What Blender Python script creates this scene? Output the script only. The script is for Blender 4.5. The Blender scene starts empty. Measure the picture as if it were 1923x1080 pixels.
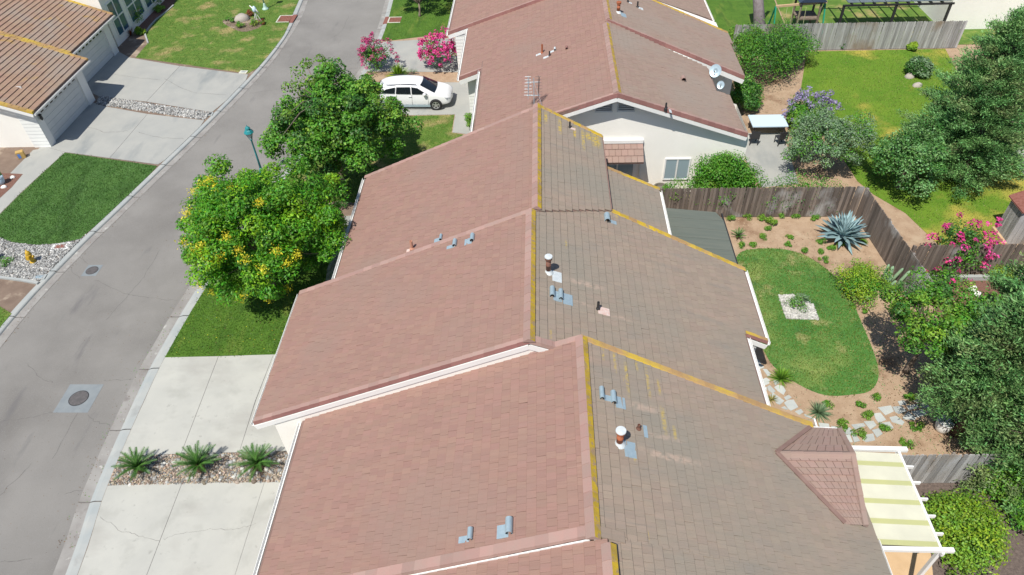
import bpy, math, random
import numpy as np
from mathutils import Vector, Matrix
from mathutils.geometry import tessellate_polygon
random.seed(7); rng = np.random.default_rng(11)
sc = bpy.context.scene; COL = sc.collection
R = math.radians
# ------------------------------------------------------------------ camera, sky, sun, exposure
FPX = 1312.71
CAM = np.array([0.0, 0.0, 22.0])
FW = np.array([-0.0423056, 0.7244140, -0.6880658])
RT = np.array([0.9990911, 0.0270741, -0.0329246])
UPV = np.array([0.0052223, 0.6888333, 0.7249010])
cd = bpy.data.cameras.new('camera'); cam = bpy.data.objects.new('camera', cd); COL.objects.link(cam)
cd.sensor_width = 36.0; cd.lens = FPX/1923*36; cd.clip_start = 0.5; cd.clip_end = 2000
mw = Matrix(((RT[0], UPV[0], -FW[0], 0), (RT[1], UPV[1], -FW[1], 0), (RT[2], UPV[2], -FW[2], 22.0), (0, 0, 0, 1)))
cam.matrix_world = mw; sc.camera = cam
SUN = Vector((-0.29, -0.52, 1.0)).normalized()
el = math.asin(SUN.z); az = math.atan2(SUN.x, SUN.y)
w = bpy.data.worlds.new('World'); sc.world = w; w.use_nodes = True
nt = w.node_tree; bg = nt.nodes['Background']; sk = nt.nodes.new('ShaderNodeTexSky')
sk.sky_type = 'NISHITA'; sk.sun_disc = False; sk.sun_elevation = el; sk.sun_rotation = az % (2*math.pi)
sk.air_density = 1.0; sk.dust_density = 0.6; sk.ozone_density = 2.0
nt.links.new(sk.outputs[0], bg.inputs[0]); bg.inputs[1].default_value = 0.092
sl = bpy.data.lights.new('sun', 'SUN'); sl.energy = 4.6; sl.angle = R(0.5); sl.color = (1.0, 0.95, 0.87)
so = bpy.data.objects.new('sun', sl); COL.objects.link(so); so.rotation_euler = SUN.to_track_quat('Z', 'Y').to_euler()
so.location = (0, 0, 60)
sc.view_settings.view_transform = 'Standard'; sc.view_settings.look = 'None'
sc.view_settings.exposure = 0.20; sc.view_settings.gamma = 1; sc.view_settings.use_curve_mapping = False
sc.render.resolution_x = 1024; sc.render.resolution_y = 575
sc.render.engine = 'CYCLES'

# ------------------------------------------------------------------ helpers
def ray(px, py): return FW*FPX + RT*(px-961.5) - UPV*(py-540)
def G(px, py, z=0.0):
    d = ray(px, py); t = (CAM[2]-z)/-d[2]; return (CAM[0]+d[0]*t, CAM[1]+d[1]*t)
def G3(px, py, z=0.0): return (*G(px, py, z), z)
def PR(x, y, z):
    v = np.array([x, y, z])-CAM; d = v@FW
    return (961.5+FPX*(v@RT)/d, 540-FPX*(v@UPV)/d, d)
def inview(x, y, z, m=30):
    a, b, d = PR(x, y, z); return -m < a < 1923+m and -m < b < 1080+m
def tag(o, label=None, cat=None, group=None, kind=None):
    if label: o['label'] = label
    if cat: o['category'] = cat
    if group: o['group'] = group
    if kind: o['kind'] = kind
    return o
def empty(name, loc, label, cat, group=None, rz=0):
    o = bpy.data.objects.new(name, None); COL.objects.link(o); o.location = loc; o.rotation_euler = (0, 0, rz)
    o.empty_display_size = .2
    return tag(o, label, cat, group)
def link(name, me, mats, parent=None, world=True):
    o = bpy.data.objects.new(name, me); COL.objects.link(o)
    if mats is not None and len(me.materials) == 0:
        for m in (mats if isinstance(mats, (list, tuple)) else [mats]): me.materials.append(m)
    if parent is not None:
        o.parent = parent
        if world: o.matrix_parent_inverse = parent.matrix_basis.inverted()
    return o
def mesh(name, V, F, mi=None, smooth=False):
    me = bpy.data.meshes.new(name); me.from_pydata([tuple(v) for v in V], [], [tuple(f) for f in F])
    if mi is not None: me.polygons.foreach_set('material_index', mi)
    if smooth: me.polygons.foreach_set('use_smooth', [True]*len(me.polygons))
    me.update(); return me
def npmesh(name, V, k, mi=None, rnd=None, smooth=False):
    """V: (N*k,3) verts, consecutive k per face"""
    V = np.asarray(V, dtype=np.float32); n = len(V)//k
    me = bpy.data.meshes.new(name); me.vertices.add(len(V)); me.vertices.foreach_set('co', V.ravel())
    me.loops.add(len(V)); me.loops.foreach_set('vertex_index', np.arange(len(V), dtype=np.int32))
    me.polygons.add(n); me.polygons.foreach_set('loop_start', np.arange(0, len(V), k, dtype=np.int32))
    me.polygons.foreach_set('loop_total', np.full(n, k, dtype=np.int32))
    if mi is not None: me.polygons.foreach_set('material_index', np.asarray(mi, dtype=np.int32))
    if rnd is not None:
        a = me.attributes.new('rnd', 'FLOAT', 'POINT'); a.data.foreach_set('value', np.asarray(rnd, dtype=np.float32))
    me.update(calc_edges=True); me.validate(); return me
class MB:
    def __init__(s): s.V = []; s.F = []; s.M = []
    def add(s, V, F, m=0):
        b = len(s.V); s.V += [tuple(v) for v in V]; s.F += [tuple(i+b for i in f) for f in F]; s.M += [m]*len(F)
    def box(s, x0, x1, y0, y1, z0, z1, m=0, bottom=True):
        V = [(x0,y0,z0),(x1,y0,z0),(x1,y1,z0),(x0,y1,z0),(x0,y0,z1),(x1,y0,z1),(x1,y1,z1),(x0,y1,z1)]
        F = [(4,5,6,7),(0,1,5,4),(1,2,6,5),(2,3,7,6),(3,0,4,7)]
        if bottom: F.append((3,2,1,0))
        s.add(V, F, m)
    def bar(s, a, b, wd, ht, m=0, up=(0,0,1)):
        a = Vector(a); b = Vector(b); d = (b-a).normalized(); u = Vector(up)
        sd = d.cross(u); sd = sd.normalized() if sd.length > 1e-5 else Vector((1,0,0)); u = sd.cross(d).normalized()
        V = []
        for p in (a, b):
            for i, j in ((-1,-1),(1,-1),(1,1),(-1,1)): V.append(p+sd*i*wd/2+u*j*ht/2)
        s.add(V, [(0,1,2,3),(7,6,5,4),(0,4,5,1),(1,5,6,2),(2,6,7,3),(3,7,4,0)], m)
    def tube(s, pts, rad, n=8, m=0, cap=True):
        b = len(s.V); P = [Vector(p) for p in pts]
        if not hasattr(rad, '__len__'): rad = [rad]*len(P)
        prev = None
        for i, p in enumerate(P):
            d = (P[min(i+1, len(P)-1)]-P[max(i-1, 0)]).normalized()
            a = d.cross(Vector((0,0,1))) if abs(d.z) < .95 else d.cross(Vector((1,0,0)))
            a.normalize(); c = d.cross(a).normalized()
            if prev is not None:
                a = (prev-d*prev.dot(d)).normalized(); c = d.cross(a)
            prev = a
            for k in range(n):
                t = 2*math.pi*k/n; s.V.append(tuple(p+(a*math.cos(t)+c*math.sin(t))*rad[i]))
        for i in range(len(P)-1):
            for k in range(n):
                k2 = (k+1) % n; s.F.append((b+i*n+k, b+i*n+k2, b+(i+1)*n+k2, b+(i+1)*n+k)); s.M.append(m)
        if cap:
            s.F.append(tuple(b+k for k in range(n))[::-1]); s.M.append(m)
            s.F.append(tuple(b+(len(P)-1)*n+k for k in range(n))); s.M.append(m)
    def lathe(s, prof, n=16, c=(0,0,0), m=0):
        b = len(s.V)
        for r, z in prof:
            for k in range(n):
                t = 2*math.pi*k/n; s.V.append((c[0]+r*math.cos(t), c[1]+r*math.sin(t), c[2]+z))
        for i in range(len(prof)-1):
            for k in range(n):
                k2 = (k+1) % n; s.F.append((b+i*n+k, b+i*n+k2, b+(i+1)*n+k2, b+(i+1)*n+k)); s.M.append(m)
        s.F.append(tuple(b+k for k in range(n))[::-1]); s.M.append(m)
        s.F.append(tuple(b+(len(prof)-1)*n+k for k in range(n))); s.M.append(m)
    def prism(s, P2, z0, z1, m=0, bottom=False):
        P2 = ccw(P2); n = len(P2); tri = tessellate_polygon([[Vector((x, y, 0)) for x, y in P2]])
        V = [(x, y, z1) for x, y in P2]+[(x, y, z0) for x, y in P2]; F = []
        for t in tri:
            a, b, c = (P2[i] for i in t)
            cr = (b[0]-a[0])*(c[1]-a[1])-(b[1]-a[1])*(c[0]-a[0])
            F.append(tuple(t) if cr > 0 else tuple(t)[::-1])
            if bottom: F.append(tuple(i+n for i in (t[::-1] if cr > 0 else t)))
        for i in range(n): j = (i+1) % n; F.append((i, i+n, j+n, j))
        s.add(V, F, m)
    def obj(s, name, mats, parent=None, smooth=False, world=True):
        me = mesh(name, s.V, s.F, s.M, smooth); return link(name, me, mats, parent, world)
def area(P): return sum(P[i][0]*P[(i+1)%len(P)][1]-P[(i+1)%len(P)][0]*P[i][1] for i in range(len(P)))/2
def ccw(P):
    P = [tuple(p[:2]) for p in P]; return P if area(P) > 0 else P[::-1]
def inpoly(x, y, P):
    x = np.asarray(x); y = np.asarray(y); r = np.zeros(x.shape, bool); n = len(P)
    for i in range(n):
        x1, y1 = P[i]; x2, y2 = P[(i+1) % n]
        if y1 == y2: continue
        c = ((y1 > y) != (y2 > y)) & (x < (x2-x1)*(y-y1)/(y2-y1)+x1); r ^= c
    return r
def smoothpoly(P, n=4):
    out = []; N = len(P)
    for i in range(N):
        p0, p1, p2, p3 = (np.array(P[(i+k-1) % N], float) for k in range(4))
        for t in np.linspace(0, 1, n, endpoint=False):
            out.append(tuple(.5*((2*p1)+(-p0+p2)*t+(2*p0-5*p1+4*p2-p3)*t*t+(-p0+3*p1-3*p2+p3)*t**3)))
    return out
def smoothline(P, n=5):
    out = []; N = len(P)
    for i in range(N-1):
        p0, p1, p2, p3 = (np.array(P[min(max(i+k-1, 0), N-1)], float) for k in range(4))
        for t in np.linspace(0, 1, n, endpoint=False):
            out.append(tuple(.5*((2*p1)+(-p0+p2)*t+(2*p0-5*p1+4*p2-p3)*t*t+(-p0+3*p1-3*p2+p3)*t**3)))
    out.append(tuple(P[-1])); return out
def rndpoly(P, n):
    xs = [p[0] for p in P]; ys = [p[1] for p in P]; X = []; Y = []; tot = 0
    while tot < n:
        x = rng.uniform(min(xs), max(xs), n*2); y = rng.uniform(min(ys), max(ys), n*2); k = inpoly(x, y, P)
        X.append(x[k]); Y.append(y[k]); tot += k.sum()
        if tot == 0: break
    return np.concatenate(X)[:n], np.concatenate(Y)[:n]

# ------------------------------------------------------------------ materials
MATS = {}
def mat(name, c1, c2=None, scale=2.0, rough=.85, bump=0.0, bscale=60.0, stretch=None, c3=None, s3=.25, t3=(.45, .65),
        rnd=None, attr=False, metal=0.0, detail=6.0, sheen=False, trans=0.0, layers=(), spec=None, hue=0.0):
    if name in MATS: return MATS[name]
    m = bpy.data.materials.new(name); m.use_nodes = True; t = m.node_tree; N = t.nodes; L = t.links
    b = N['Principled BSDF']; geo = N.new('ShaderNodeNewGeometry')
    vec = geo.outputs['Position']
    def noise(sc_, det=detail, st=None, off=0, rg=.55):
        mp = N.new('ShaderNodeMapping'); L.new(vec, mp.inputs[0]); s = st or (1, 1, 1)
        mp.inputs['Scale'].default_value = s; mp.inputs['Location'].default_value = (off, off*.7, off*.3)
        n = N.new('ShaderNodeTexNoise'); n.inputs['Scale'].default_value = sc_; n.inputs['Detail'].default_value = det
        n.inputs['Roughness'].default_value = rg
        L.new(mp.outputs[0], n.inputs['Vector']); return n.outputs['Fac']
    def ramp(f, lo, hi):
        r = N.new('ShaderNodeMapRange'); r.inputs[1].default_value = lo; r.inputs[2].default_value = hi; r.clamp = True
        L.new(f, r.inputs[0]); return r.outputs[0]
    def mix(f, a, bb, mode='MIX'):
        x = N.new('ShaderNodeMix'); x.data_type = 'RGBA'; x.blend_type = mode
        if hasattr(f, 'node'): L.new(f, x.inputs[0])
        else: x.inputs[0].default_value = f
        for i, v in ((6, a), (7, bb)):
            if hasattr(v, 'node'): L.new(v, x.inputs[i])
            else: x.inputs[i].default_value = (*v, 1)
        return x.outputs[2]
    col = c1
    if c2: col = mix(ramp(noise(scale, st=stretch), .34, .66), c1, c2)
    if rnd:
        if attr:
            a = N.new('ShaderNodeAttribute'); a.attribute_name = 'rnd'; rf = a.outputs['Fac']
        else:
            oi = N.new('ShaderNodeObjectInfo'); ad = N.new('ShaderNodeMath'); ad.operation = 'ADD'
            L.new(oi.outputs['Random'], ad.inputs[0]); L.new(geo.outputs['Random Per Island'], ad.inputs[1])
            fr = N.new('ShaderNodeMath'); fr.operation = 'FRACT'; L.new(ad.outputs[0], fr.inputs[0]); rf = fr.outputs[0]
        mr = N.new('ShaderNodeMapRange'); mr.inputs[3].default_value = rnd[0]; mr.inputs[4].default_value = rnd[1]; L.new(rf, mr.inputs[0])
        hsv = N.new('ShaderNodeHueSaturation'); L.new(mr.outputs[0], hsv.inputs['Value'])
        if hasattr(col, 'node'): L.new(col, hsv.inputs['Color'])
        else: hsv.inputs['Color'].default_value = (*col, 1)
        if hue:
            h = N.new('ShaderNodeMapRange'); h.inputs[3].default_value = .5-hue; h.inputs[4].default_value = .5+hue
            ml = N.new('ShaderNodeMath'); ml.operation = 'MULTIPLY'; ml.inputs[1].default_value = 7.3; L.new(rf, ml.inputs[0])
            f2 = N.new('ShaderNodeMath'); f2.operation = 'FRACT'; L.new(ml.outputs[0], f2.inputs[0]); L.new(f2.outputs[0], h.inputs[0]); L.new(h.outputs[0], hsv.inputs['Hue'])
        col = hsv.outputs[0]
    if c3: col = mix(ramp(noise(s3, off=13.1), *t3), col, c3)
    for ly in layers:   # (color, scale, lo, hi, stretch, offset)
        col = mix(ramp(noise(ly[1], st=ly[4], off=ly[5]), ly[2], ly[3]), col, ly[0])
    if hasattr(col, 'node'): L.new(col, b.inputs['Base Color'])
    else: b.inputs['Base Color'].default_value = (*col, 1)
    b.inputs['Roughness'].default_value = rough; b.inputs['Metallic'].default_value = metal
    if spec is not None: b.inputs['Specular IOR Level'].default_value = spec
    if trans:
        tr = N.new('ShaderNodeBsdfTranslucent'); ms = N.new('ShaderNodeMixShader'); ms.inputs[0].default_value = trans
        if hasattr(col, 'node'): L.new(col, tr.inputs[0])
        else: tr.inputs[0].default_value = (*col, 1)
        L.new(b.outputs[0], ms.inputs[1]); L.new(tr.outputs[0], ms.inputs[2]); L.new(ms.outputs[0], N['Material Output'].inputs[0])
    if bump:
        bp = N.new('ShaderNodeBump'); bp.inputs['Strength'].default_value = bump; bp.inputs['Distance'].default_value = .03
        L.new(noise(bscale, 4, stretch, 5), bp.inputs['Height']); L.new(bp.outputs[0], b.inputs['Normal'])
    m['colsock'] = 1; MATS[name] = m; return m
YL = (.50, .34, .03)
STRK = (1.0,)
m_tileL = mat('pink_concrete_tile', (.30, .178, .142), (.285, .176, .142), .9, .9, .35, 5, (.5, 9, .5), c3=(.272, .184, .150), s3=.35, t3=(.5, .75), rnd=(.945, 1.05), hue=.006, layers=(((.25, .145, .115), 2.2, .54, .85, (.35, 9, .35), 2.2), ((.38, .245, .20), 2.4, .62, .9, (.35, 8, .35), 7.2)))
m_tileR = mat('grey_tan_concrete_tile', (.275, .222, .175), (.305, .235, .185), .7, .92, .4, 5, (.5, 9, .5), c3=(.245, .22, .18), s3=.3, t3=(.42, .68), rnd=(.945, 1.05), hue=.006,
              layers=(((.20, .18, .155), 2.2, .56, .95, (.3, 9, .3), 2.2), ((.10, .09, .08), 30, .70, .76, None, 5.5), ((.21, .195, .17), .9, .58, .85, (.5, 1.6, .5), 3.3), ((.35, .28, .23), 2.4, .64, .9, (.35, 8, .35), 7.2), (YL, 3.0, .735, .80, (5, .35, 1), 8.8)))
m_tileR2 = mat('pinkish_brown_concrete_tile', (.30, .21, .168), (.29, .215, .172), .7, .92, .4, 5, (.5, 9, .5), c3=(.29, .235, .195), s3=.3, t3=(.45, .72), rnd=(.945, 1.05), hue=.006, layers=(((.22, .17, .145), 2.2, .56, .95, (.3, 9, .3), 2.2), ((.36, .27, .22), 2.4, .64, .9, (.35, 8, .35), 7.2)))
m_tileP = mat('dusky_pink_tile', (.31, .205, .17), (.30, .215, .18), .9, .9, .35, 5, (.5, 9, .5), c3=(.28, .215, .18), s3=.4, t3=(.5, .7), rnd=(.945, 1.05), hue=.006)
m_tileA = mat('brown_tan_tile', (.31, .20, .14), (.335, .225, .16), 1.4, .9, .35, 5, (.5, 9, .5), c3=(.30, .25, .21), s3=.5, t3=(.45, .7), rnd=(.945, 1.05), hue=.006, layers=(((.40, .25, .08), .8, .63, .72, None, 4.4),))
m_deck = mat('tile_underlay', (.20, .125, .105), (.24, .155, .13), 3, .95)
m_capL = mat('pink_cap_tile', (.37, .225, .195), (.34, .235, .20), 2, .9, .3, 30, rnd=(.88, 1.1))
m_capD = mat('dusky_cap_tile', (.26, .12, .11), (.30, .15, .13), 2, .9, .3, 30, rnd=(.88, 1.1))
m_capY = mat('lichen_covered_cap_tile', (.56, .38, .015), (.38, .26, .05), 2.4, .95, .4, 40, c3=(.34, .24, .13), s3=5.0, t3=(.52, .62), rnd=(.9, 1.1))
m_capO = mat('orange_lichen_cap_tile', (.42, .27, .10), (.36, .22, .11), 3.0, .95, .4, 40, c3=(.52, .36, .05), s3=.9, t3=(.48, .6), rnd=(.88, 1.12))
m_white = mat('white_paint', (.80, .80, .78), (.76, .76, .74), 1, .55)
m_stucco = mat('white_stucco', (.88, .86, .80), (.85, .83, .77), 1.4, .9, .3, 90)
m_siding = mat('white_siding_board', (.78, .79, .76), (.74, .75, .73), 2, .6)
m_bluew = mat('pale_garage_door', (.62, .64, .63), (.58, .60, .60), 2, .6)
m_glass = mat('window_glass', (.04, .10, .16), None, rough=.06, spec=.9)  # blue of the reflected sky is put into the base colour
m_dglass = mat('dusky_door_window', (.02, .02, .022), None, rough=.15)
m_dark = mat('dark_metal', (.03, .03, .032), None, rough=.5)
m_rust = mat('rusty_flue', (.40, .12, .05), (.30, .09, .04), 9, .7, .2, 60)
m_drust = mat('dark_rusty_flue', (.12, .065, .05), (.20, .08, .05), 9, .7)
m_galv = mat('galvanised_metal', (.42, .53, .58), (.36, .47, .53), 12, .42, metal=.35)  # bluish base colour carries a painted sky reflection
m_galvw = mat('pale_lead_flashing', (.66, .70, .70), (.55, .60, .62), 9, .55, metal=.1)
m_pinkfl = mat('pinkish_lead_flashing', (.62, .42, .36), (.66, .55, .50), 14, .7)
m_road = mat('worn_grey_asphalt', (.215, .205, .19), (.262, .25, .232), .35, .92, .55, 120, c3=(.178, .168, .155), s3=.22, t3=(.5, .72),
             layers=(((.17, .165, .165), 28, .60, .70, None, 2), ((.27, .265, .255), 45, .56, .70, None, 6), ((.14, .135, .135), 1.3, .62, .80, (1, .25, 1), 9)))
m_kerb = mat('kerb_concrete', (.33, .36, .36), (.40, .41, .39), 1.2, .85, .3, 60, layers=(((.27, .27, .26), .8, .60, .75, None, 3),))
m_gutter = mat('gutter_concrete', (.25, .235, .22), (.33, .32, .30), 1.1, .85, .3, 60, layers=(((.20, .18, .17), 1.4, .58, .7, None, 3), ((.50, .50, .46), 2.0, .62, .72, None, 7)))
m_conc = mat('bright_driveway_concrete', (.42, .42, .385), (.47, .468, .425), .8, .85, .2, 70, layers=(((.37, .37, .335), 1.1, .54, .74, None, 1), ((.33, .33, .30), 4.5, .64, .76, None, 4), ((.34, .33, .30), .35, .55, .8, (1, 2, 1), 7)))
m_conc2 = mat('grey_driveway_concrete', (.335, .34, .32), (.38, .38, .35), .8, .85, .2, 70, layers=(((.25, .265, .26), .55, .53, .70, (1.2, .4, 1), 1), ((.40, .40, .37), 5, .64, .75, None, 4)))
m_dirt = mat('tan_garden_soil', (.42, .305, .205), (.35, .24, .155), 2.2, .95, .6, 30, layers=(((.20, .115, .065), .5, .56, .70, None, 1), ((.50, .37, .25), 14, .60, .7, None, 2), ((.20, .13, .08), 9, .62, .72, None, 6), ((.45, .35, .24), .9, .6, .75, None, 8)))
m_brown = mat('brown_bare_dirt', (.22, .16, .12), (.17, .12, .09), 1.6, .95, .6, 30, layers=(((.36, .29, .22), 1.1, .58, .68, None, 2),))
m_mulch = mat('red_brown_mulch', (.15, .065, .045), (.22, .12, .09), 16, .95, .8, 40)
m_lawn = mat('mown_lawn_turf', (.055, .135, .008), (.085, .175, .014), 1.6, .95, .6, 70, layers=(((.05, .12, .01), 7, .55, .7, None, 1), ((.15, .20, .03), .9, .56, .72, (1.4, .5, 1), 12), ((.045, .11, .008), 1.3, .54, .68, (1.8, .3, 1), 4),))
m_lawnd = mat('dry_patched_lawn_turf', (.075, .155, .016), (.11, .20, .025), 1.3, .95, .6, 70, layers=(((.33, .27, .11), .55, .53, .66, None, 6.7), ((.20, .25, .05), 1.7, .55, .70, None, 2.4), ((.42, .34, .15), 1.2, .66, .76, None, 9.1)))
m_lawndk = mat('deep_green_lawn_turf', (.05, .13, .022), (.075, .17, .032), 1.1, .95, .6, 70, layers=(((.09, .19, .05), .8, .55, .75, (2, .7, 1), 3), ((.04, .10, .018), 1.1, .52, .66, (1.2, .25, 1), 8)))
m_lawnb = mat('back_lawn_turf', (.06, .185, .03), (.09, .22, .042), .9, .95, .6, 70, layers=(((.20, .28, .07), .42, .50, .66, None, 5.2), ((.33, .31, .13), 1.0, .58, .72, None, 2.2), ((.04, .13, .03), .8, .56, .7, None, 9)))
m_lawny = mat('yellow_green_lawn_turf', (.09, .20, .008), (.14, .24, .014), .5, .95, .6, 60, layers=(((.40, .34, .06), .20, .52, .62, None, 3.5),))  # yellow green turf with large straw yellow patches
def leafmat(n, a, b, tr=.28, sc_=1.1): return mat(n, a, b, sc_, .55, rnd=(.55, 1.35), attr=True, trans=tr, hue=.02)
m_grass = leafmat('grass_blades', (.065, .155, .010), (.10, .20, .02), .25)
m_grassd = leafmat('dark_grass_blades', (.055, .145, .018), (.08, .18, .03), .25)
m_grasst = leafmat('straw_grass_blades', (.32, .29, .09), (.20, .26, .05), .25)
m_lf_gold = leafmat('golden_rain_leaves', (.13, .38, .014), (.055, .24, .012), .35, .7)
m_lf_goldt = leafmat('golden_rain_young_leaves', (.25, .48, .012), (.18, .42, .015), .35, .7)
m_lf_flow = leafmat('yellow_flower_petals', (.72, .62, .02), (.78, .70, .06), .3)
m_lf_green = leafmat('pear_tree_leaves', (.085, .27, .02), (.13, .34, .03), .3)
m_lf_lt = leafmat('light_leaves', (.20, .37, .03), (.14, .30, .03), .3)
m_lf_dark = leafmat('dark_leaves', (.04, .14, .02), (.06, .18, .025), .2)
m_lf_con = leafmat('conifer_sprays', (.11, .29, .085), (.20, .38, .12), .15, .8)
m_lf_con2 = leafmat('tan_green_conifer_sprays', (.24, .32, .12), (.12, .27, .08), .15, .9)
m_lf_grey = leafmat('grey_green_leaves', (.15, .27, .13), (.20, .30, .16), .2)
m_lf_pink = leafmat('magenta_blossom', (.62, .03, .22), (.72, .08, .30), .25, 3)
m_lf_rose = leafmat('dusty_rose_blossom', (.42, .06, .14), (.55, .06, .22), .25, 3)
m_lf_lil = leafmat('lilac_blossom', (.35, .28, .50), (.28, .24, .40), .25, 3)
m_lf_yel = leafmat('yellow_green_leaves', (.32, .44, .02), (.18, .36, .03), .3)
m_lf_red = leafmat('red_brown_leaves', (.30, .05, .02), (.22, .08, .02), .2, 4)
m_bark = mat('grey_brown_bark', (.16, .12, .09), (.24, .19, .15), 6, .95, .8, 30)
m_agave = mat('blue_agave_leaf', (.22, .35, .37), (.31, .45, .47), 2.5, .6, rnd=(.8, 1.15))
m_sago = mat('sago_frond', (.045, .14, .02), (.08, .19, .03), 3, .5, rnd=(.75, 1.25), trans=.1)
m_sagoc = mat('sago_trunk', (.16, .11, .06), (.10, .07, .04), 20, .95, .8, 60)
m_cactus = mat('cactus_skin', (.25, .38, .22), (.18, .30, .18), 5, .7)
m_wood = mat('weathered_fence_board', (.135, .105, .085), (.20, .165, .14), 1.6, .95, .5, 20, (7, 7, .6), rnd=(.6, 1.35), layers=(((.48, .48, .47), .55, .58, .72, (1, 1, .7), 3.1),))
m_woodg = mat('sun_bleached_fence_board', (.30, .29, .28), (.42, .42, .42), 1.6, .95, .5, 20, (7, 7, .6), rnd=(.7, 1.25), layers=(((.25, .20, .15), .4, .55, .66, (1, 1, .7), 3.1),))
m_stone = mat('blue_grey_flagstone', (.40, .43, .42), (.48, .50, .47), 3, .8, .4, 25, rnd=(.85, 1.12))
def pebmat(n, a, b, r): return mat(n, a, b, 2, .8, rnd=r, attr=True, hue=.03)
m_pebg = pebmat('grey_river_pebble', (.24, .245, .24), (.31, .31, .30), (.3, 1.5))
m_pebt = pebmat('tan_river_pebble', (.38, .29, .20), (.34, .29, .24), (.4, 1.5))
m_pebw = pebmat('white_pebble', (.58, .57, .53), (.48, .47, .44), (.6, 1.2))
m_yellow = mat('yellow_hydrant_paint', (.58, .36, .02), (.50, .32, .03), 8, .5)
m_teal = mat('teal_lamp_paint', (.015, .20, .22), (.02, .24, .26), 6, .4)
m_mint = mat('mint_lamp_paint', (.42, .58, .50), (.36, .52, .45), 6, .5)  # paler and greener than the teal lamp
m_frost = mat('frosted_lamp_pane', (.45, .47, .48), None, rough=.4)
m_redgr = mat('red_brown_drain_lid', (.20, .07, .05), (.27, .11, .085), 9, .8)
m_iron = mat('manhole_iron', (.09, .085, .085), (.13, .12, .12), 8, .7, .3, 50)
m_collar = mat('manhole_collar_concrete', (.20, .225, .24), (.235, .26, .27), 3, .85)
m_car = mat('white_car_paint', (.80, .81, .82), None, rough=.18, spec=.6)
m_carg = mat('car_window_tint', (.012, .016, .02), None, rough=.04, spec=.9)
m_tyre = mat('tyre_rubber', (.02, .02, .021), None, rough=.8)
m_rim = mat('alloy_rim', (.55, .56, .57), None, rough=.3, metal=.7)
m_lamp = mat('clear_headlight', (.45, .47, .5), None, rough=.08, metal=.3)
m_boul = mat('pale_granite_boulder', (.46, .42, .37), (.36, .32, .28), 3, .9, .7, 20)
m_cream = mat('cream_patio_panel', (.66, .66, .56), (.58, .58, .49), 1, .5)
m_lime = mat('yellowed_patio_panel', (.52, .53, .28), (.47, .49, .27), 1, .5)
m_shade = mat('green_grey_roof_felt', (.115, .135, .115), (.14, .155, .13), 1.2, .9, .5, 8, (.6, 6, 1))
m_crack = mat('dark_grey_crack', (.13, .125, .12), (.18, .17, .16), 9, .95)  # dark grey for cracks and the bases below joints
m_navy = mat('dark_blue_fabric', (.03, .05, .09), None, rough=.8)
m_lblue = mat('pale_blue_fabric', (.55, .70, .80), None, rough=.7)
m_green = mat('green_plastic', (.01, .25, .14), None, rough=.5)
m_card = mat('cardboard', (.50, .33, .10), (.44, .29, .10), 4, .8)
m_blue = mat('blue_print', (.10, .22, .55), None, rough=.6)
m_sand = mat('pale_sand_ground', (.60, .42, .25), (.54, .37, .21), 2, .95, .3, 30)
m_dgrav = mat('dark_wood_chip', (.10, .075, .065), (.17, .13, .11), 12, .95, .8, 40)

# ------------------------------------------------------------------ foliage generators
def leaves(C, N, size, aspect=1.0, jit=.6, droop=0.0, shape='leaf'):
    """C centres (n,3); N preferred normals (n,3) -> quads"""
    n = len(C); N = N+rng.normal(0, jit, (n, 3)); N /= np.linalg.norm(N, axis=1)[:, None]+1e-9
    T = np.cross(N, rng.normal(0, 1, (n, 3))); T /= np.linalg.norm(T, axis=1)[:, None]+1e-9
    T[:, 2] -= droop; T /= np.linalg.norm(T, axis=1)[:, None]+1e-9
    B = np.cross(N, T); s = (size*rng.uniform(.6, 1.3, n))[:, None]
    V = np.empty((n, 4, 3)); V[:, 0] = C-T*s*.5; V[:, 1] = C+B*s*.5*aspect*.9-T*s*.02; V[:, 2] = C+T*s*.5; V[:, 3] = C-B*s*.5*aspect*.9-T*s*.02
    return V.reshape(-1, 3), np.repeat(rng.random(n), 4)
def shell(c, r, n, sq=(1, 1, 1), inner=.55, up=.0):
    d = rng.normal(0, 1, (n, 3)); d[:, 2] += up; d /= np.linalg.norm(d, axis=1)[:, None]
    k = (inner+(1-inner)*rng.random(n)**.5)[:, None]
    return np.array(c)+d*k*r*np.array(sq), d
def crownclusters(c, rad, n, hollow=.35, low=-.5):
    out = []
    while len(out) < n:
        d = rng.normal(0, 1, 3); d /= np.linalg.norm(d)
        if d[2] < low: continue
        k = hollow+(1-hollow)*rng.random()**.45
        # uneven outline
        k *= 1+.16*math.sin(3*math.atan2(d[1], d[0])+c[0])+.10*math.sin(7*math.atan2(d[1], d[0])+c[1]*2)+rng.normal(0, .05)
        out.append(np.array(c)+d*k*np.array(rad))
    return out
def foliage(name, cl, mats, parent, r=.6, per=200, size=.16, aspect=.6, jit=.55, sq=(1, 1, .75), droop=0, weights=None, kind=None, label=None):
    VV = []; RR = []; MI = []
    for c in cl:
        rr = r*rng.uniform(.65, 1.25); C, D = shell(c, rr, int(per*rng.uniform(.7, 1.2)), sq, .35, .35)
        D = D+np.array([0, 0, .7]); V, a = leaves(C, D, size, aspect, jit, droop); base = rng.uniform(-.22, .22)
        VV.append(V); RR.append(np.clip(a+base, 0, 1)); k = rng.choice(len(mats), p=weights) if len(mats) > 1 else 0
        mi = np.full(len(V)//4, k)
        if len(mats) > 1: sw = rng.random(len(mi)) < .18; mi[sw] = rng.integers(0, len(mats), sw.sum())
        MI.append(mi)
    me = npmesh(name, np.concatenate(VV), 4, np.concatenate(MI), np.concatenate(RR))
    o = link(name, me, mats, parent); tag(o, label, kind=kind); return o
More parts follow.
